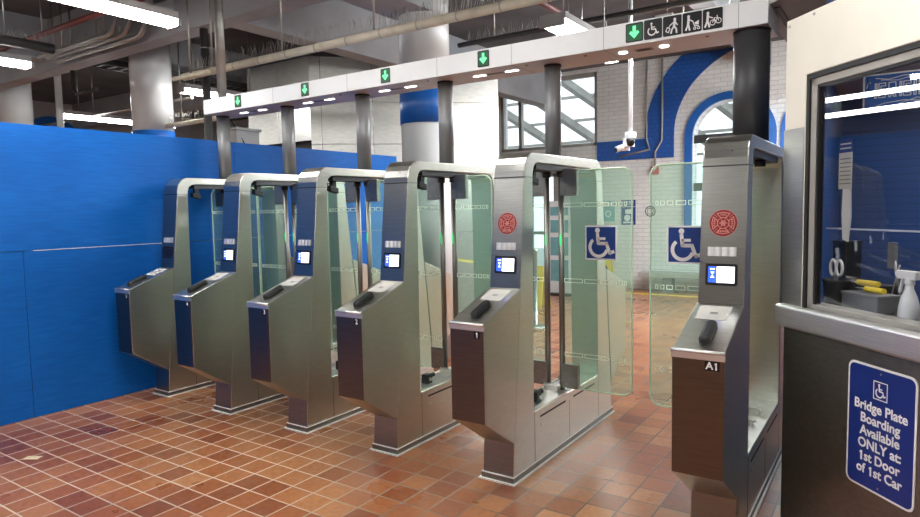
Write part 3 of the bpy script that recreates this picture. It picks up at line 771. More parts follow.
# carcass: side, rear and inner blue siding, roof, counter
def poly_wall(a, b, z0, z1, th, name, mat):
    bm = bmesh.new(); a, b = V((*a,0)), V((*b,0)); d = (b-a).normalized(); n = V((-d.y, d.x, 0))
    prism_bm(bm, [a+V((0,0,z0)), b+V((0,0,z0)), b+n*th+V((0,0,z0)), a+n*th+V((0,0,z0))], (0,0,z1-z0))
    return obj(name, bm, mat, bt)
e1 = BD*1.7
poly_wall((.005,.06), (.005,2.4), 0, 2.3, -.04, 'side_wall', M['siding'])
poly_wall((.005,2.4), (3.0,2.4), 0, 2.3, .04, 'rear_wall', M['siding'])
poly_wall((3.0,2.4), (3.0,e1.y), 0, 2.3, .04, 'side_wall', M['siding'])
bm = bmesh.new(); prism_bm(bm, [V((.0,.06,2.29)), V((.0,2.42,2.29)), V((3.0,2.42,2.29)), V((3.0,e1.y,2.29)), V((e1.x+.05,e1.y+.02,2.29))], (0,0,.03)); obj('roof', bm, M['grey_wall'], bt)
bm = bmesh.new(); prism_bm(bm, [S3(.02,.13,1.072), S3(1.65,.13,1.072), S3(1.65,.62,1.072), S3(.30,.62,1.072)], (0,0,.03)); obj('counter', bm, M['steel_dark'], bt)
bm = bmesh.new(); pris(bm, .09, 1.7, 2.325, 2.55, .10, .14); fa = obj('fascia', bm, M['navy'], bt)
# canopy soffit over the booth
cn = thing('booth_canopy', 'grey canopy slab above the attendant booth and beam end', 'canopy', (-.6, 3.71, 2.55))
c0 = V((0,0,0)); bm = bmesh.new(); pts = [c0, c0+BD*2.4, c0+BD*2.4+V((2,.6,0)), V((4,3,0)), V((0,3,0))]
prism_bm(bm, pts, (0,0,.16)); slab = obj('slab', bm, M['canopy_grey'], cn)
bm = bmesh.new(); prism_bm(bm, [c0+V((.05,.02,-.006)), V((.08,.02,-.006)), V((.08,2.9,-.006)), V((.05,2.9,-.006))], (0,0,.007)); obj('joint', bm, M['seam'], slab)
bm = bmesh.new(); prism_bm(bm, [c0+BN*-.004+V((0,0,.002)), c0+BD*2.4+BN*-.004+V((0,0,.002)), c0+BD*2.4+V((0,0,.002)), c0+V((0,0,.002))], (0,0,.15)); obj('fascia', bm, M['beam_white'], cn)
# bridge plate sign
sg = thing('notice_sign', 'blue bridge plate boarding sign with white border on the booth', 'sign', BP+S3(.543,-.001,.713))
ex, ey, en = BD, V((0,0,1)), -BN
F = Flat((0,0,0), ex, ey, en); F.rrect(-.155, -.236, .155, .236, .028, 0, 0, .003); pl = obj('plate', F.bm, M['label_white'], sg)
F = Flat(en*.003, ex, ey, en); F.rrect(-.147, -.228, .147, .228, .022, 0); F.disc(0, .212, .004, 1, .0006, 10); F.disc(0, -.212, .004, 1, .0006, 10); obj('panel', F.bm, [M['sign_blue'], M['conduit']], sg)
F = Flat(en*.0038, ex, ey, en)
F.frame(-.032, .116, .032, .184, .0032, 0); F.isa(0, .150, .060, 0, 0, .09)
for k, t in enumerate(('Bridge Plate', 'Boarding', 'Available', 'ONLY at:', '1st Door', 'of 1st Car')):
    F.text(t, 0, .079-k*.0480, .050, 0, 0, bold=.0013)
obj('lettering', F.bm, M['label_white'], sg, label='white wheelchair symbol and lettering')

# things inside the booth
def bp(s, off, z): return BP+S3(s, off, z)
CT = 1.102
def inner(name, label, cat, s, off, z=CT, rz=0, group=None): return thing(name, label, cat, bp(s, off, z), group, math.atan2(BD.y, BD.x)+rz)
# s runs along the counter; objects are placed on sight of the window
t = inner('caddy', 'black plastic tub by the booth window jamb on the counter', 'tub', .075, .195)
bm = bmesh.new(); lathe_bm(bm, [(.048,0),(.056,.10),(.060,.104),(.060,.112),(.052,.112),(.046,.012)]); obj('tub', bm, M['bucket'], t)
t = inner('scissors', 'pair of white handled scissors standing in the black tub', 'scissors', .06, .20, CT+.02)
bm = bmesh.new()
for sx in (-1, 1): tube_bm(bm, [(sx*.018+.018*math.cos(a), 0, .14+.034*math.sin(a)) for a in [2*PI*k/14 for k in range(14)]], .006, 8, closed=True)
h = obj('handle', bm, M['label_white'], t)
bm = bmesh.new(); box_bm(bm, (-.012, -.002, .0), (.0, .002, .115)); box_bm(bm, (.001, -.003, .0), (.013, .001, .115)); obj('blade', bm, M['steel_bright'], t)
t = inner('pen_cup', 'tall black box behind the tub at window corner', 'box', -.01, .31)
bm = bmesh.new(); box_bm(bm, (-.04,-.04,0), (.04,.04,.27)); obj('body', bm, M['bucket'], t, bevel=.004)
bm = bmesh.new(); box_bm(bm, (-.042,-.042,.262), (.042,.042,.272)); obj('lid', bm, M['darkmetal'], t)
t = inner('tool_box', 'low grey plastic box on the booth counter by the tub', 'box', .250, .20)
bm = bmesh.new(); box_bm(bm, (-.095,-.05,0), (.095,.05,.068)); obj('body', bm, M['grey_plastic'], t, bevel=.004)
bm = bmesh.new(); box_bm(bm, (-.098,-.053,.062), (.098,.053,.074)); obj('lid', bm, M['grey_plastic'], t, bevel=.002)
for nme, s, off, z, rz, lb in (('left', .205, .23, .113, .1, 'yellow handled scraper lying behind the grey box'), ('right', .275, .20, .094, -.05, 'yellow handled scraper lying on top of the grey box')):
    t = inner('scraper', lb, 'scraper', s, off, CT+z-.006, rz, 'yellow handled scrapers')
    bm = bmesh.new(); tube_bm(bm, [(-.05,0,0),(-.046,0,0),(0,0,.001),(.046,0,0),(.05,0,0)], .0115, 10); obj('handle', bm, M['yellow'], t)
    bm = bmesh.new(); box_bm(bm, (-.10,-.008,-.002), (-.05,.008,.002)); obj('blade', bm, M['steel_bright'], t)
bm = bmesh.new(); box_bm(bm, (-.05,-.045,0), (.05,.045,.096))
t = thing('carton', 'small dark carton behind the grey box on counter', 'box', bp(.17, .31, CT), None, math.atan2(BD.y, BD.x)); obj('body', bm, M['bucket'], t, bevel=.003)
t = inner('spray_bottle', 'white trigger spray bottle on the booth counter', 'bottle', .45, .19)
bm = bmesh.new(); lathe_bm(bm, [(.034,0),(.036,.01),(.034,.05),(.026,.085),(.014,.115),(.013,.135)]); obj('bottle', bm, M['label_white'], t)
bm = bmesh.new(); box_bm(bm, (-.05,-.012,.150), (.035,.012,.182)); box_bm(bm, (-.062,-.008,.160),(-.05,.008,.176)); cyl_bm(bm, (0,0,.13), (0,0,.155), .017)
prism_bm(bm, [(-.034,-.006,.152), (-.026,-.006,.152), (-.040,-.006,.095), (-.048,-.006,.10)], (0,.012,0)); obj('trigger_head', bm, M['label_white'], t, bevel=.003)
for k, (s, off, lean, zt, lb) in enumerate(((.19, .33, -.05, .22, 'long grey brush leaning behind the tub'), (.262, .275, .05, .19, 'thin wire rod standing behind the grey box'), (.36, .22, .06, .17, 'thin bent wire standing between box and spray bottle'))):
    t = inner('wire_rod' if k else 'brush', lb, 'rod' if k else 'brush', s if k else s+.02, off if k else .385)
    bm = bmesh.new(); tube_bm(bm, [(0,0,.0), (lean*.5,0,zt*.55), (lean,0,zt)], .003 if k else .006, 8); sh = obj('shaft', bm, M['conduit'], t)
    if not k:
        bm = bmesh.new(); box_bm(bm, (lean-.018,-.012,zt-.06), (lean+.012,.012,zt+.05)); obj('head', bm, M['grey_plastic'], t, bevel=.003)
bm = bmesh.new(); tube_bm(bm, [(.57+.05*math.sin(k*.9), .21+.03*math.cos(k*1.3), .012+.055*abs(math.sin(k*.7))) for k in range(16)], .0035, 6)
t = obj('cable', bm, M['bucket']); t.location = bp(0, 0, CT); t.rotation_euler = (0,0,math.atan2(BD.y, BD.x)); tag(t, 'tangled black cable beside the spray bottle', 'cable')
# notices on the inner face of the side jamb, just behind the glass
t = inner('notice_paper', 'printed notice with blue heading behind the booth window edge', 'notice', .155, .16, 1.60)
F = Flat((0,0,0), (1,0,0), (0,0,1), (0,-1,0)); F.rect(-.045,.0,.030,.15,0); F.rect(-.045,.15,.030,.205,1)
for k in range(7): F.rect(-.038, .02+k*.017, .022, .025+k*.017, 2, .0006)
for k in range(2): F.rect(-.038, .165+k*.018, .022, .171+k*.018, 0, .0006)
obj('sheet', F.bm, [M['paper'], M['sign_blue'], M['grey_plastic']], t)
t = inner('hanging_cloth', 'white cloth strip hanging under the printed notice', 'cloth', .145, .17, 1.38)
bm = bmesh.new(); prism_bm(bm, [(-.022,0,.22),(.020,0,.22),(.024,0,.10),(.012,0,.0),(-.018,0,.01),(-.026,0,.12)], (0,.006,0)); obj('fabric', bm, M['label_white'], t)
# blue sign with white outlined lettering hung inside the booth
t = thing('window_sign', 'blue sign with white outlined letters hung inside booth', 'sign', (-.04, 4.0, 2.10)); t.scale = (.55, .55, .55)
F = Flat((0,0,0), (1,0,0), (0,0,1), (0,-1,0)); F.rrect(-.22, -.17, .60, .175, .02, 1, 0, .01); F.rrect(-.205, -.155, .585, .16, .015, 0, .01, .002)
pl = obj('board', F.bm, [M['band_blue'], M['label_white']], t)
F = Flat((0,-.0125,0), (1,0,0), (0,0,1), (0,-1,0))
st = lambda pts, w=.009: F.stroke(pts, w)
xx = -.13
for g in ('I', 'E', 'R', 'I', 'C', 'H', 'A', 'T'):
    q = lambda pts: [(xx+a*.065, -.045+b*.13) for a, b in pts]
    if g == 'I': st(q([(.1,0),(.1,1),(.3,1),(.3,0),(.1,0)])); xx += .035; continue
    if g == 'E': st(q([(0,0),(0,1),(.8,1),(.8,.8),(.25,.8),(.25,.6),(.7,.6),(.7,.42),(.25,.42),(.25,.2),(.8,.2),(.8,0),(0,0)]))
    if g == 'R': st(q([(0,0),(0,1),(.8,1),(.85,.55),(.5,.45),(.9,0),(.6,0),(.25,.4),(.25,0),(0,0)]))
    if g == 'C': st(q([(.85,.8),(.85,1),(0,1),(0,0),(.85,0),(.85,.2),(.25,.2),(.25,.8),(.85,.8)]))
    if g == 'H': st(q([(0,0),(0,1),(.25,1),(.25,.6),(.6,.6),(.6,1),(.85,1),(.85,0),(.6,0),(.6,.4),(.25,.4),(.25,0),(0,0)]))
    if g == 'A': st(q([(0,0),(.3,1),(.6,1),(.9,0),(.65,0),(.55,.3),(.35,.3),(.25,0),(0,0)]))
    if g == 'T': st(q([(.3,0),(.3,.8),(0,.8),(0,1),(.9,1),(.9,.8),(.6,.8),(.6,0),(.3,0)]))
    xx += .078
st([(-.19,.05),(-.17,.13),(-.18,.09),(-.16,.10)], .008); st([(-.12,.135),(-.02,.115),(.10,.14),(.25,.12),(.42,.145)], .008); st([(-.08,.115),(.05,.10),(.2,.135)], .006)
st([(-.18,-.14),(-.05,-.10),(.1,-.085),(.3,-.11),(.5,-.09)], .007); st([(.05,-.12),(.2,-.07),(.35,-.12)], .006)
obj('lettering', F.bm, M['label_white'], t)
bm = bmesh.new()
for a in (-.15, .5): box_bm(bm, (a-.002, -.001, .17), (a+.002, .003, .345))
obj('hanger', bm, M['conduit'], t)
t = thing('booth_fill_light', 'added unseen panel light brightening the booth interior', 'ceiling light', BP+V((1.2,1.0,2.23)))  # unseen lamp added to light the booth interior
obj('lens', bx((-.5,-.3,0), (.5,.3,.02)), M['booth_fill_lens'], t); obj('housing', bx((-.53,-.33,.02), (.53,.33,.058)), M['white'], t)
# two glowing bars standing in for ceiling light reflections in the booth glass
for k, (a, b, lb) in enumerate((((-.355, 3.42, 2.005), (.85, 3.40, 2.075), 'upper of two slim white bars for light reflections in the booth window'), ((-.355, 3.42, 1.935), (.85, 3.40, 1.995), 'lower of two slim white bars for light reflections in the booth window'))):
    a, b = V(a), V(b); t = thing('reflection_bar', lb, 'reflection', (a+b)/2, 'light reflection bars in the booth window'); h = (b-a)/2
    bm = bmesh.new(); cyl_bm(bm, -h, h, .011, n=12); obj('tube', bm, M['soffit_led'], t)
    for e in (-1, 1):
        bm = bmesh.new(); cyl_bm(bm, h*.99*e, h*1.02*e, .014, n=12); obj('end_cap', bm, M['label_white'], t)
    for f in (-.9, .5):
        p = h*f; bm = bmesh.new(); cyl_bm(bm, p, p+V((0,0,2.29-(a+b).z/2-p.z)), .004, n=8); obj('hanger', bm, M['conduit'], t)

# ------------------------------------------------------------------ ceiling lights
def light_fixture(x, y0, y1, z, label, mat='tube', w=.075, end=True):
    t = thing('ceiling_light', label, 'ceiling light', (x, (y0+y1)/2, z), 'fluorescent ceiling lights'); L = (y1-y0)/2
    bm = bmesh.new(); prism_bm(bm, [(-w,-L,.055),(w,-L,.055),(w*.9,-L,.012),(w*.6,-L,0),(-w*.6,-L,0),(-w*.9,-L,.012)], (0,2*L,0)); obj('lens', bm, M[mat], t)
    bm = bmesh.new(); box_bm(bm, (-w-.012,-L-.005,.055), (w+.012,L+.005,.11)); obj('housing', bm, M['grey_wall'], t)
    for a, b in ((-L-.03,-L-.0005), (L+.0005,L+.03)): obj('end_cap', bx((-w-.006,a,-.002), (w+.006,b,.056)), M['grey_wall'], t)
    for yy in (-L*.7, L*.7):
        bm = bmesh.new(); cyl_bm(bm, (0,yy,.11), (0,yy,H_CEIL-z), .006, n=8); obj('hanger', bm, M['conduit'], t)
    return t
light_fixture(-5.02, .70, 3.22, 3.1, 'long fluorescent ceiling light above hoarding at top left of view')
light_fixture(-7.55, 1.9, 3.17, 3.1, 'fluorescent ceiling light beyond the hoarding at the left edge')
light_fixture(-10.6, 4.85, 6.7, 3.06, 'far fluorescent ceiling light low over hoarding left of the white column', 'tube')
light_fixture(-7.6, 4.95, 6.2, 3.1, 'fluorescent ceiling light behind the left end of the beam')
light_fixture(-2.47, 5.12, 6.5, 3.08, 'boxy ceiling light glowing just above the beam middle', 'tube', .11)
light_fixture(-2.95, 6.7, 7.75, 3.3, 'small distant ceiling light peeping out just under the beam')
for x, y0, y1, lb in ((-2.6,.6,2.9,'x'), (-.2,.4,2.6,'x'), (2.4,.4,2.6,'x'), (-5.0,-3.4,-.9,'x'), (-2.6,-3.4,-1.0,'x'), (-.2,-3.6,-1.0,'x'), (2.4,-3.6,-1,'x')):
    light_fixture(x, y0, y1, 3.1, 'fluorescent ceiling light over the concourse outside the view')
light_fixture(.9, 5.2, 7.6, 3.1, 'added unseen ceiling light behind the attendant booth', 'fill_tube')  # out of sight, added to brighten the back wall
for x, y0, y1, z in ((-2.0, 6.7, 7.55, 3.36), (-1.45, 7.0, 7.65, 3.42)):
    light_fixture(x, y0, y1, z, 'added ceiling light hidden behind the beam near gate A1', 'fill_tube')  # added behind the beam to brighten the back wall
light_fixture(-.60, 8.6, 10.8, 3.2, 'added unseen ceiling light before the brick wall, behind the booth', 'fill_tube')
light_fixture(-9.6, -.8, 1.5, 3.1, 'added ceiling light far behind the hoarding, outside the view')  # added beyond the view so the kiosk steel reflects something lit
light_fixture(-12.2, .6, 2.8, 3.1, 'outermost added ceiling light far left, outside the view')
light_fixture(1.2, 8.4, 10.8, 3.1, 'added unseen ceiling light far behind the attendant booth', 'fill_tube')
light_fixture(3.4, 6.0, 8.4, 3.1, 'added unseen ceiling light to the right behind the attendant booth')  # added behind the booth to lift the back area

# ------------------------------------------------------------------ columns and steel kiosk
def column(x, y, r, b0, b1, label):
    t = thing('column', label, 'column', (x, y, 0), 'round white columns with a blue band')
    bm = bmesh.new(); cyl_bm(bm, (0,0,b1), (0,0,H_CEIL-.002), r, n=48); obj('shaft', bm, M['column_white'], t)
    bm = bmesh.new(); cyl_bm(bm, (0,0,b0), (0,0,b1), r+.006, n=48); obj('band', bm, M['band_blue'], t, label='blue band')
    bm = bmesh.new(); cyl_bm(bm, (0,0,0), (0,0,b0), r-.003, n=48); obj('base', bm, M['column_white'], t)
column(-4.07, 5.42, .259, 2.425, 2.80, 'thick round white column with blue band behind the beam')
column(-8.29, 4.96, .257, 2.3, 2.66, 'round white column rising behind the blue hoarding')
column(-11.95, 4.75, .277, 2.0, 2.55, 'distant round grey column at the far left edge')

ks = thing('steel_kiosk', 'large faceted stainless steel clad kiosk behind the hoarding', 'kiosk', (-6.87, 6.45, 0))
K = [V((-1.35,0,0)), V((0,0,0)), V((1.93,1.93,0)), V((.9,3.1,0)), V((-1.35,3.1,0))]
KT = 3.72
bm = bmesh.new(); prism_bm(bm, [p+V((0,0,2.55 if False else 0)) for p in K], (0,0,KT)); 
# recessed black plinth under the front panels: cut as a separate inner core
bm.free()
def panel(a, b, z0, z1, off=0, parent=ks, mat='steel_clad', name='cladding_panel'):
    d = (b-a).normalized(); n = V((d.y, -d.x, 0))
    bm = bmesh.new(); a2, b2 = a+d*.003, b-d*.003
    prism_bm(bm, [a2+V((0,0,z0))+n*off, b2+V((0,0,z0))+n*off, b2-n*.03+V((0,0,z0))+n*off, a2-n*.03+V((0,0,z0))+n*off], (0,0,z1-z0))
    obj(name, bm, M[mat], parent, bevel=.003)
bm = bmesh.new(); prism_bm(bm, [p*.97+V((-.02,.1,.0)) for p in K], (0,0,KT-.03)); obj('core', bm, M['seam'], ks)
def seg(a, b, cuts): return [a+(b-a)*c for c in cuts]
P_ = seg(K[0], K[1], (0, .5, 1))
for i in range(2): panel(P_[i], P_[i+1], 2.56, 3.15); panel(P_[i], P_[i+1], 3.155, KT)
P_ = seg(K[1], K[2], (0, .055, .32, .60, 1))
for i in range(4): panel(P_[i], P_[i+1], .0, 1.2); panel(P_[i], P_[i+1], 1.205, 2.5); panel(P_[i], P_[i+1], 2.505, 3.1); panel(P_[i], P_[i+1], 3.105, KT)
panel(K[2], K[3], 0, KT)

# equipment box on the far side of the hoarding
t = thing('equipment_cabinet', 'pale grey cabinet top showing over the hoarding by posts', 'cabinet', (-6.42, 4.9, 0))
bm = bmesh.new(); box_bm(bm, (-.16,-.16,0), (.16,.16,2.50)); obj('body', bm, M['grey_wall'], t, bevel=.01)
bm = bmesh.new(); box_bm(bm, (-.18,-.18,2.50), (.18,.18,2.53)); obj('lid', bm, M['grey_wall'], t, bevel=.004)
bm = bmesh.new(); tube_bm(bm, [(.162,-.05,2.0),(.165,-.06,2.35),(.12,-.19,2.6),(0,0,2.53)], .008, 8); tube_bm(bm, [(-.05,-.162,2.1),(-.05,-.166,2.4),(.0,-.12,2.62),(.05,.02,2.53)], .008, 8); obj('cable', bm, M['bucket'], t)

# ------------------------------------------------------------------ pipes and conduits under the ceiling
def pipe(name, label, cat, runs, r, mat, spikes=None, straps=None, rods=None, strap_mat='conduit', n=14, group=None):
    t = thing(name, label, cat, runs[0][0], group)
    o0 = V(runs[0][0])
    bm = bmesh.new()
    for pts in runs: tube_bm(bm, [V(p)-o0 for p in pts], r, n)
    obj('run', bm, M[mat], t)
    if straps:
        for p, d in straps:
            bm = bmesh.new(); p = V(p)-o0; d = V(d).normalized(); cyl_bm(bm, p-d*.005, p+d*.005, r*1.05, n=n); obj('strap', bm, M[strap_mat], t)
    if rods:
        for p in rods:
            bm = bmesh.new(); p = V(p)-o0; cyl_bm(bm, p, V((p.x, p.y, H_CEIL-o0.z)), .009, n=8); obj('hanger', bm, M['conduit'], t)
    if spikes:
        bm = bmesh.new(); rnd = random.Random(3)
        for a, b, cnt in spikes:
            a, b = V(a)-o0, V(b)-o0
            for k in range(cnt):
                p = a+(b-a)*((k+.5)/cnt); d = V((rnd.uniform(-.3,.3), rnd.uniform(-.5,.5), 1)).normalized()
                cyl_bm(bm, p, p+d*.12, .0022, n=4)
        o = obj('bird_spikes', bm, M['conduit'], t); o['kind'] = 'stuff'
    return t
pipe('insulated_pipe', 'thick cream insulated pipe with bird spikes crossing above the beam', 'pipe', [[(-6.30,4.14,3.0),(-.2,4.14,3.0)]], .038, 'pipe_cream',
     spikes=[((-6.2,4.14,3.04),(-.4,4.14,3.04),240)], straps=[((x,4.14,3.0),(1,0,0)) for x in [-6.2+.38*k for k in range(16)]], rods=[(-4.75,4.14,3.04),(-3.62,4.14,3.04),(-5.8,4.14,3.04),(-2.2,4.14,3.04)])
pipe('thin_pipe', 'short pale pipe stub below the cream pipe end', 'pipe', [[(-6.3,4.02,2.96),(-5.7,4.02,2.96)]], .022, 'pipe_cream', rods=[(-6.0,4.02,2.96)])
pipe('conduit_riser', 'vertical galvanised conduit rising from the beam left end', 'conduit', [[(-5.20,3.8,2.582),(-5.20,3.8,H_CEIL)]], .042, 'conduit', straps=[((-5.2,3.8,3.05),(0,0,1)), ((-5.2,3.8,3.4),(0,0,1))])
pipe('conduit_riser', 'vertical galvanised conduit passing left of the beam end', 'conduit', [[(-6.12,4.28,0),(-6.12,4.28,H_CEIL)]], .042, 'conduit_dark', straps=[((-6.12,4.28,3.1),(0,0,1)), ((-6.12,4.28,3.3),(0,0,1))])
pipe('slim_pole', 'slim white vertical pole behind the hoarding at left', 'pole', [[(-9.73,4.45,0),(-9.73,4.45,3.8)]], .045, 'white')
for k, (dy, dz, lb) in enumerate(((0, 0, 'front conduit of the bundle bending up to the ceiling'), (.10, .0, 'middle conduit of the bundle bending up to the ceiling'), (.20, -.02, 'rear conduit of the bundle bending up to the ceiling'))):
    y = 3.87+dy; x1 = -7.17+.12*k
    pipe('bent_conduit', lb, 'conduit', [[(-8.9,y,3.54+dz),(x1-.1,y,3.54+dz),(x1-.02,y,3.56+dz),(x1+.04,y,3.62+dz),(x1+.35,y,H_CEIL)]], .028, 'conduit', spikes=[((-8.8,y,3.56),(x1-.1,y,3.56),40)] if k == 1 else None, rods=[(-8.5,y,3.55),(-7.5,y,3.55)], group='bundle of ceiling conduits')
pipe('sprinkler_pipe', 'thin red sprinkler pipe at the upper left ceiling', 'pipe', [[(-9.2,3.53,3.6),(-5.6,3.53,3.6)]], .03, 'pipe_red', rods=[(-8.0,3.53,3.6),(-6.6,3.53,3.6)])
pipe('sprinkler_pipe', 'dark red pipe running away above the boxy ceiling light', 'pipe', [[(-2.72,4.5,3.40),(-2.72,6.45,3.40)]], .03, 'pipe_red', rods=[(-2.72,5.0,3.40)])
pipe('sprinkler_pipe', 'dark red pipe crossing right of the boxy ceiling light', 'pipe', [[(-2.66,5.15,3.46),(-.2,5.15,3.46)]], .035, 'pipe_red', rods=[(-1.4,5.15,3.46)])
pipe('black_pipe', 'dark pipe with spikes along the beam top centre', 'pipe', [[(-4.4,6.55,3.5),(-.2,6.55,3.5)]], .028, 'conduit_dark', spikes=[((-4.3,6.55,3.53),(-2.9,6.55,3.53),50)], rods=[(-3.9,6.55,3.5),(-1.3,6.55,3.5)])
pipe('black_pipe', 'second dark pipe behind the spiked pipe at beam centre', 'pipe', [[(-4.4,7.25,3.7),(-.2,7.25,3.7)]], .03, 'conduit_dark', rods=[(-3.3,7.25,3.7),(-1.6,7.25,3.7)])
pipe('black_pipe', 'thick dark spiked pipe running back at the left edge', 'pipe', [[(-7.35,2.2,3.3),(-7.35,3.34,3.3)]], .05, 'conduit_dark', spikes=[((-7.35,2.3,3.34),(-7.35,3.3,3.34),40)], rods=[(-7.35,2.9,3.3)])
pipe('grey_conduit', 'horizontal grey conduit over the hoarding left of column', 'conduit', [[(-12.5,5.3,3.12),(-7.9,5.3,3.12)]], .022, 'conduit', rods=[(-10.5,5.3,3.12),(-9.0,5.3,3.12)])
pipe('grey_conduit', 'dark hooked conduit hanging left of the white column', 'conduit', [[(-9.2,4.4,3.6),(-9.2,4.4,3.25),(-9.12,4.4,3.18),(-8.6,4.4,3.18)]], .026, 'conduit_dark', rods=[(-9.2,4.4,3.6)])
pipe('grey_conduit', 'pale low conduit with spikes behind the beam end', 'conduit', [[(-8.6,5.0,2.72),(-5.9,5.0,2.72)]], .03, 'pipe_cream', spikes=[((-8.5,5.0,2.75),(-6.0,5.0,2.75),80)], rods=[(-7.7,5.0,2.72),(-6.9,5.0,2.72)])
pipe('grey_conduit', 'thin dark cable conduits crossing at the top left', 'conduit', [[(-6.4,3.69,3.72),(-2.5,3.69,3.72)], [(-6.4,3.92,3.74),(-2.5,3.92,3.74)]], .02, 'conduit_dark', rods=[(-5.6,3.69,3.72),(-4.2,3.69,3.72)])
pipe('wall_conduit', 'thin painted conduits running down the brick wall over the blue arch', 'conduit', [[(-3.78,WY-.05,H_CEIL),(-3.78,WY-.05,2.75),(-3.72,WY-.05,2.55),(-4.3,WY-.05,2.45)], [(-3.50,WY-.05,H_CEIL),(-3.50,WY-.05,2.7),(-3.62,WY-.05,2.5),(-3.62,WY-.05,2.25)]], .018, 'frame_grey', n=8)
# cable tray running back
t = thing('cable_tray', 'dark ladder cable tray running back under the ceiling', 'cable tray', (-8.75, 5.7, 3.52))
for a, b in ((-.15,-.13), (.13,.15)): obj('side_rail', bx((a,-1.2,0), (b,1.5,.08)), M['conduit_dark'], t)
for k in range(18): obj('rung', bx((-.13, -1.15+k*.148, .01), (.13, -1.12+k*.148, .03)), M['conduit_dark'], t)
for yy in (-1.0, 1.2):
    for sx in (-.14, .14):
        bm = bmesh.new(); cyl_bm(bm, (sx,yy,.08), (sx,yy,H_CEIL-3.52), .007, n=8); obj('hanger', bm, M['conduit'], t)

# camera cluster hanging on a white pipe
t = thing('security_camera', 'white security camera cluster on a drop pipe before the brick wall', 'camera', (-2.43, 6.95, 2.2))
bm = bmesh.new(); cyl_bm(bm, (0,0,.12), (0,0,H_CEIL-2.2), .024, n=14); obj('drop_pipe', bm, M['label_white'], t)
bm = bmesh.new(); cyl_bm(bm, (0,0,.08), (0,0,.145), .06, n=20); box_bm(bm, (-.07,-.05,-.01), (.03,.05,.08)); obj('mount', bm, M['label_white'], t, bevel=.004)
bm = bmesh.new(); lathe_bm(bm, [(.045,.09),(.045,.06),(.038,.03),(.02,.012),(.002,.008)][::-1], (.02,-.05,-.02)); obj('dome', bm, M['black'], t)
bm = bmesh.new(); cyl_bm(bm, (-.05,.0,.0), (-.13,-.09,-.04), .034, n=16); box_bm(bm, (-.085,-.02,-.05), (-.02,.04,.01)); bc = obj('bullet_body', bm, M['label_white'], t)
bm = bmesh.new(); cyl_bm(bm, (-.1302,-.0902,-.0401), (-.135,-.0955,-.0425), .026, n=16); obj('lens', bm, M['black'], bc)

# ------------------------------------------------------------------ objects by the back wall
def wall_sign(name, label, x, z, w, h, build, mats, cat='sign'):
    F = Flat((x, WY+.001, z), (1,0,0), (0,0,1), (0,-1,0)); F.rect(-w/2,-h/2,w/2,h/2,0,0,.01); build(F)
    o = obj(name, F.bm, mats); tag(o, label, cat); return o
def b1(F):
    F.rect(-.10,.145,.10,.155,1,.01)
    for a in (-.10,-.045,.01,.065): F.rect(a,.17,a+.035,.21,1,.01)
    F.rect(-.12,.10,.12,.115,1,.01); F.poly([(-.06,.05),(.09,.07),(.09,0),(.03,-.03),(-.06,-.02)],1,.01); F.disc(-.02,-.10,.06,1,.01); F.rect(-.10,-.20,.10,-.17,1,.01)
wall_sign('notice_board', 'blue notice with white camera pictogram on the brick wall', -4.13, 1.42, .27, .46, b1, [M['sign_blue'], M['label_white']])
def b2(F): F.rect(-.11,.09,.11,.16,1,.01); F.disc(0,-.05,.06,1,.01); F.disc(0,-.05,.045,0,.0105)
wall_sign('wall_poster', 'pale teal poster left of the blue camera notice', -4.52, 1.45, .26, .38, b2, [M['teal'], M['label_white']], 'poster')
def b3(F): F.rect(-.05,-.13,.05,.13,1,.01); F.rect(-.03,.05,.03,.07,0,.0106); F.rect(-.03,-.03,.03,-.01,0,.0106); F.rect(-.03,-.09,.03,-.07,0,.0106)
wall_sign('framed_notice', 'narrow black framed notice on the wall near the window', -5.36, 1.45, .14, .32, b3, [M['label_black'], M['label_white']])
t = thing('fire_alarm', 'small red fire alarm box high on the white brick wall', 'alarm', (-3.63, WY-.029, 2.17))
obj('box', bx((-.07,-.03,-.07), (.07,.03,.07)), M['red_device'], t, bevel=.006)
F = Flat((0,-.031,0), (1,0,0), (0,0,1), (0,-1,0)); F.poly([(-.05,-.04),(.05,.05),(-.05,.05)], 0); obj('strobe', F.bm, M['label_white'], t)
t = thing('yellow_sign', 'small yellow placard low at the foot of brick wall', 'sign', (-4.46, 11.45, .0))
bm = bmesh.new(); prism_bm(bm, [(-.11,-.12,0),(.11,-.12,0),(.09,0,.62),(-.09,0,.62)], (0,.012,0)); obj('panel', bm, M['yellow'], t)
bm = bmesh.new(); prism_bm(bm, [(-.11,.13,0),(.11,.13,0),(.09,.016,.62),(-.09,.016,.62)], (0,.012,0)); obj('rear_panel', bm, M['yellow'], t)
F = Flat((0,-.065,.28), (1,0,0), (0,.12,.62), (0,-.62,.12)); F.rect(-.05,.02,.05,.05,0,.004); F.poly([(-.05,.08),(.05,.08),(0,.18)],0,.004); obj('symbol', F.bm, M['label_black'], t)
t = thing('wet_floor_sign', 'yellow folding wet floor sign beyond gate 1 opening', 'sign', (-4.62, 8.95, 0))
bm = bmesh.new(); prism_bm(bm, [(-.15,-.17,0),(.15,-.17,0),(.11,0,.64),(-.11,0,.64)], (0,.014,0)); obj('panel', bm, M['yellow'], t)
bm = bmesh.new(); prism_bm(bm, [(-.15,.17,0),(.15,.17,0),(.11,.018,.64),(-.11,.018,.64)], (0,.014,0)); obj('rear_panel', bm, M['yellow'], t)
F = Flat((0,-.10,.30), (1,0,0), (0,.17,.64), (0,-.64,.17)); F.poly([(-.07,-.06),(.07,-.06),(0,.08)],0,.006); F.rect(-.07,.12,.07,.15,0,.006); F.rect(-.07,-.13,.07,-.10,0,.006); obj('symbol', F.bm, M['label_black'], t)
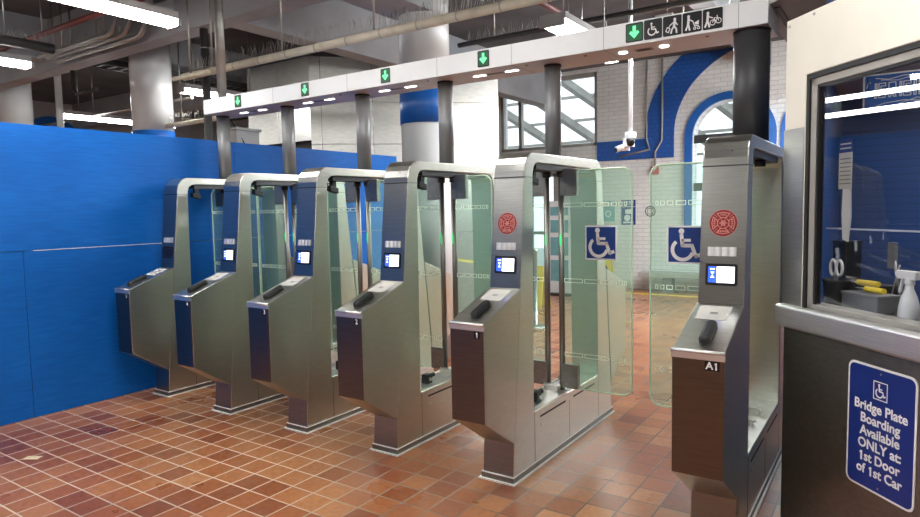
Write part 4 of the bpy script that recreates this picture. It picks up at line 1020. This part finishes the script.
# bench at the wall
t = thing('bench', 'low grey slab bench on square legs at the brick wall', 'bench', (-3.0, 11.42, 0))
bm = bmesh.new(); box_bm(bm, (-.80,-.16,.27), (1.1,.16,.36)); obj('seat', bm, M['stone'], t, bevel=.008)
for x in (-.30, .75):
    obj('leg', bx((x-.08,-.10,0), (x+.08,.10,.27)), M['grey_plastic'], t)
# yellow stripe on the floor in front of the wall
bm = bmesh.new(); box_bm(bm, (-4.2,11.02,.0), (.2,11.12,.004)); t = obj('floor_stripe', bm, M['yellow']); tag(t, 'yellow stripe on the floor before the brick wall', 'stripe')
# ticket information stand
t = thing('poster_stand', 'white poster stand with pale blue panels seen through gate 1', 'poster stand', (-4.87, 10.3, 0))
obj('base', bx((-.25,-.12,0), (.25,.12,.04)), M['darkmetal'], t, bevel=.004)
obj('board', bx((-.23,-.02,.04), (.23,.02,1.65)), M['label_white'], t, bevel=.004)
F = Flat((0,-.0205,0), (1,0,0), (0,0,1), (0,-1,0))
for z0, z1 in ((.25,.62), (.70,1.02), (1.10,1.32), (1.40,1.55)): F.rect(-.17, z0, .17, z1, 0)
obj('print', F.bm, M['teal'], t)
# barrier tape between column and stanchion
t = thing('stanchion', 'grey stanchion post behind gate 1 holding caution tape', 'post', (-3.85, 7.4, 0))
bm = bmesh.new(); lathe_bm(bm, [(.17,0),(.17,.012),(.06,.03),(.03,.04),(.03,.95),(.036,.96),(.036,1.02),(.01,1.03)]); obj('pole', bm, M['conduit'], t)
bm = bmesh.new(); N = 16
A = V((-4.46, 5.95, 1.06)); B = V((-3.86, 7.36, 1.0)); rows = []
for k in range(N+1):
    f = k/N; p = A.lerp(B, f); p.z -= .22*4*f*(1-f)*.6; tw = .5*math.sin(f*5)
    rows.append((bm.verts.new(p+V((.01*tw,-.01*tw,-.016))), bm.verts.new(p+V((-.01*tw,.01*tw,.016)))))
for a, b in zip(rows, rows[1:]): bm.faces.new([a[0], b[0], b[1], a[1]])
bmesh.ops.solidify(bm, geom=bm.faces[:], thickness=.001)
t = obj('caution_tape', bm, M['tape']); tag(t, 'sagging yellow caution tape between the column and stanchion', 'tape')
# scrap on the floor
bm = bmesh.new(); box_bm(bm, (-.05,-.028,0), (.05,.028,.003)); t = obj('paper_scrap', bm, M['orange_card'], bevel=.001); t.location = (-4.583, 1.79, .0); t.rotation_euler = (0,0,.55)
tag(t, 'small tan paper scrap on the tiles near the hoarding', 'paper scrap')

# ------------------------------------------------------------------ world, camera
w = bpy.data.worlds.new('sky'); bpy.context.scene.world = w; w.use_nodes = True
bg = w.node_tree.nodes['Background']; bg.inputs[0].default_value = (.86, .93, 1, 1); bg.inputs[1].default_value = 1.0
cam = bpy.data.cameras.new('camera'); co = bpy.data.objects.new('camera', cam); C.objects.link(co)
cam.sensor_width = 36; cam.sensor_fit = 'HORIZONTAL'; cam.lens = 36*643.954/920; cam.clip_start = .05; cam.clip_end = 100
f_ = 643.954; c_ = (460, 258.5)
def un(vx, vy): return V((vx-c_[0], vy-c_[1], f_)).normalized()
Xc = -un(-493, 228); Yc = un(897, 200); Zc = Xc.cross(Yc)          # world axes in camera space (x right, y down, z forward)
right = V((Xc.x, Yc.x, Zc.x)); down = V((Xc.y, Yc.y, Zc.y)); fwd = V((Xc.z, Yc.z, Zc.z))
R = Matrix((right, -down, -fwd)).transposed().to_4x4(); R.translation = V((0, 0, 1.55)); co.matrix_world = R
sc = bpy.context.scene; sc.camera = co
sc.view_settings.view_transform = 'Standard'; sc.view_settings.look = 'None'; sc.view_settings.gamma = 1; sc.view_settings.exposure = 1.05
sc.cycles.max_bounces = 10; sc.cycles.transparent_max_bounces = 24; sc.cycles.diffuse_bounces = 4; sc.cycles.glossy_bounces = 5
sc.cycles.caustics_reflective = False; sc.cycles.caustics_refractive = False
sc.cycles.sample_clamp_indirect = 6
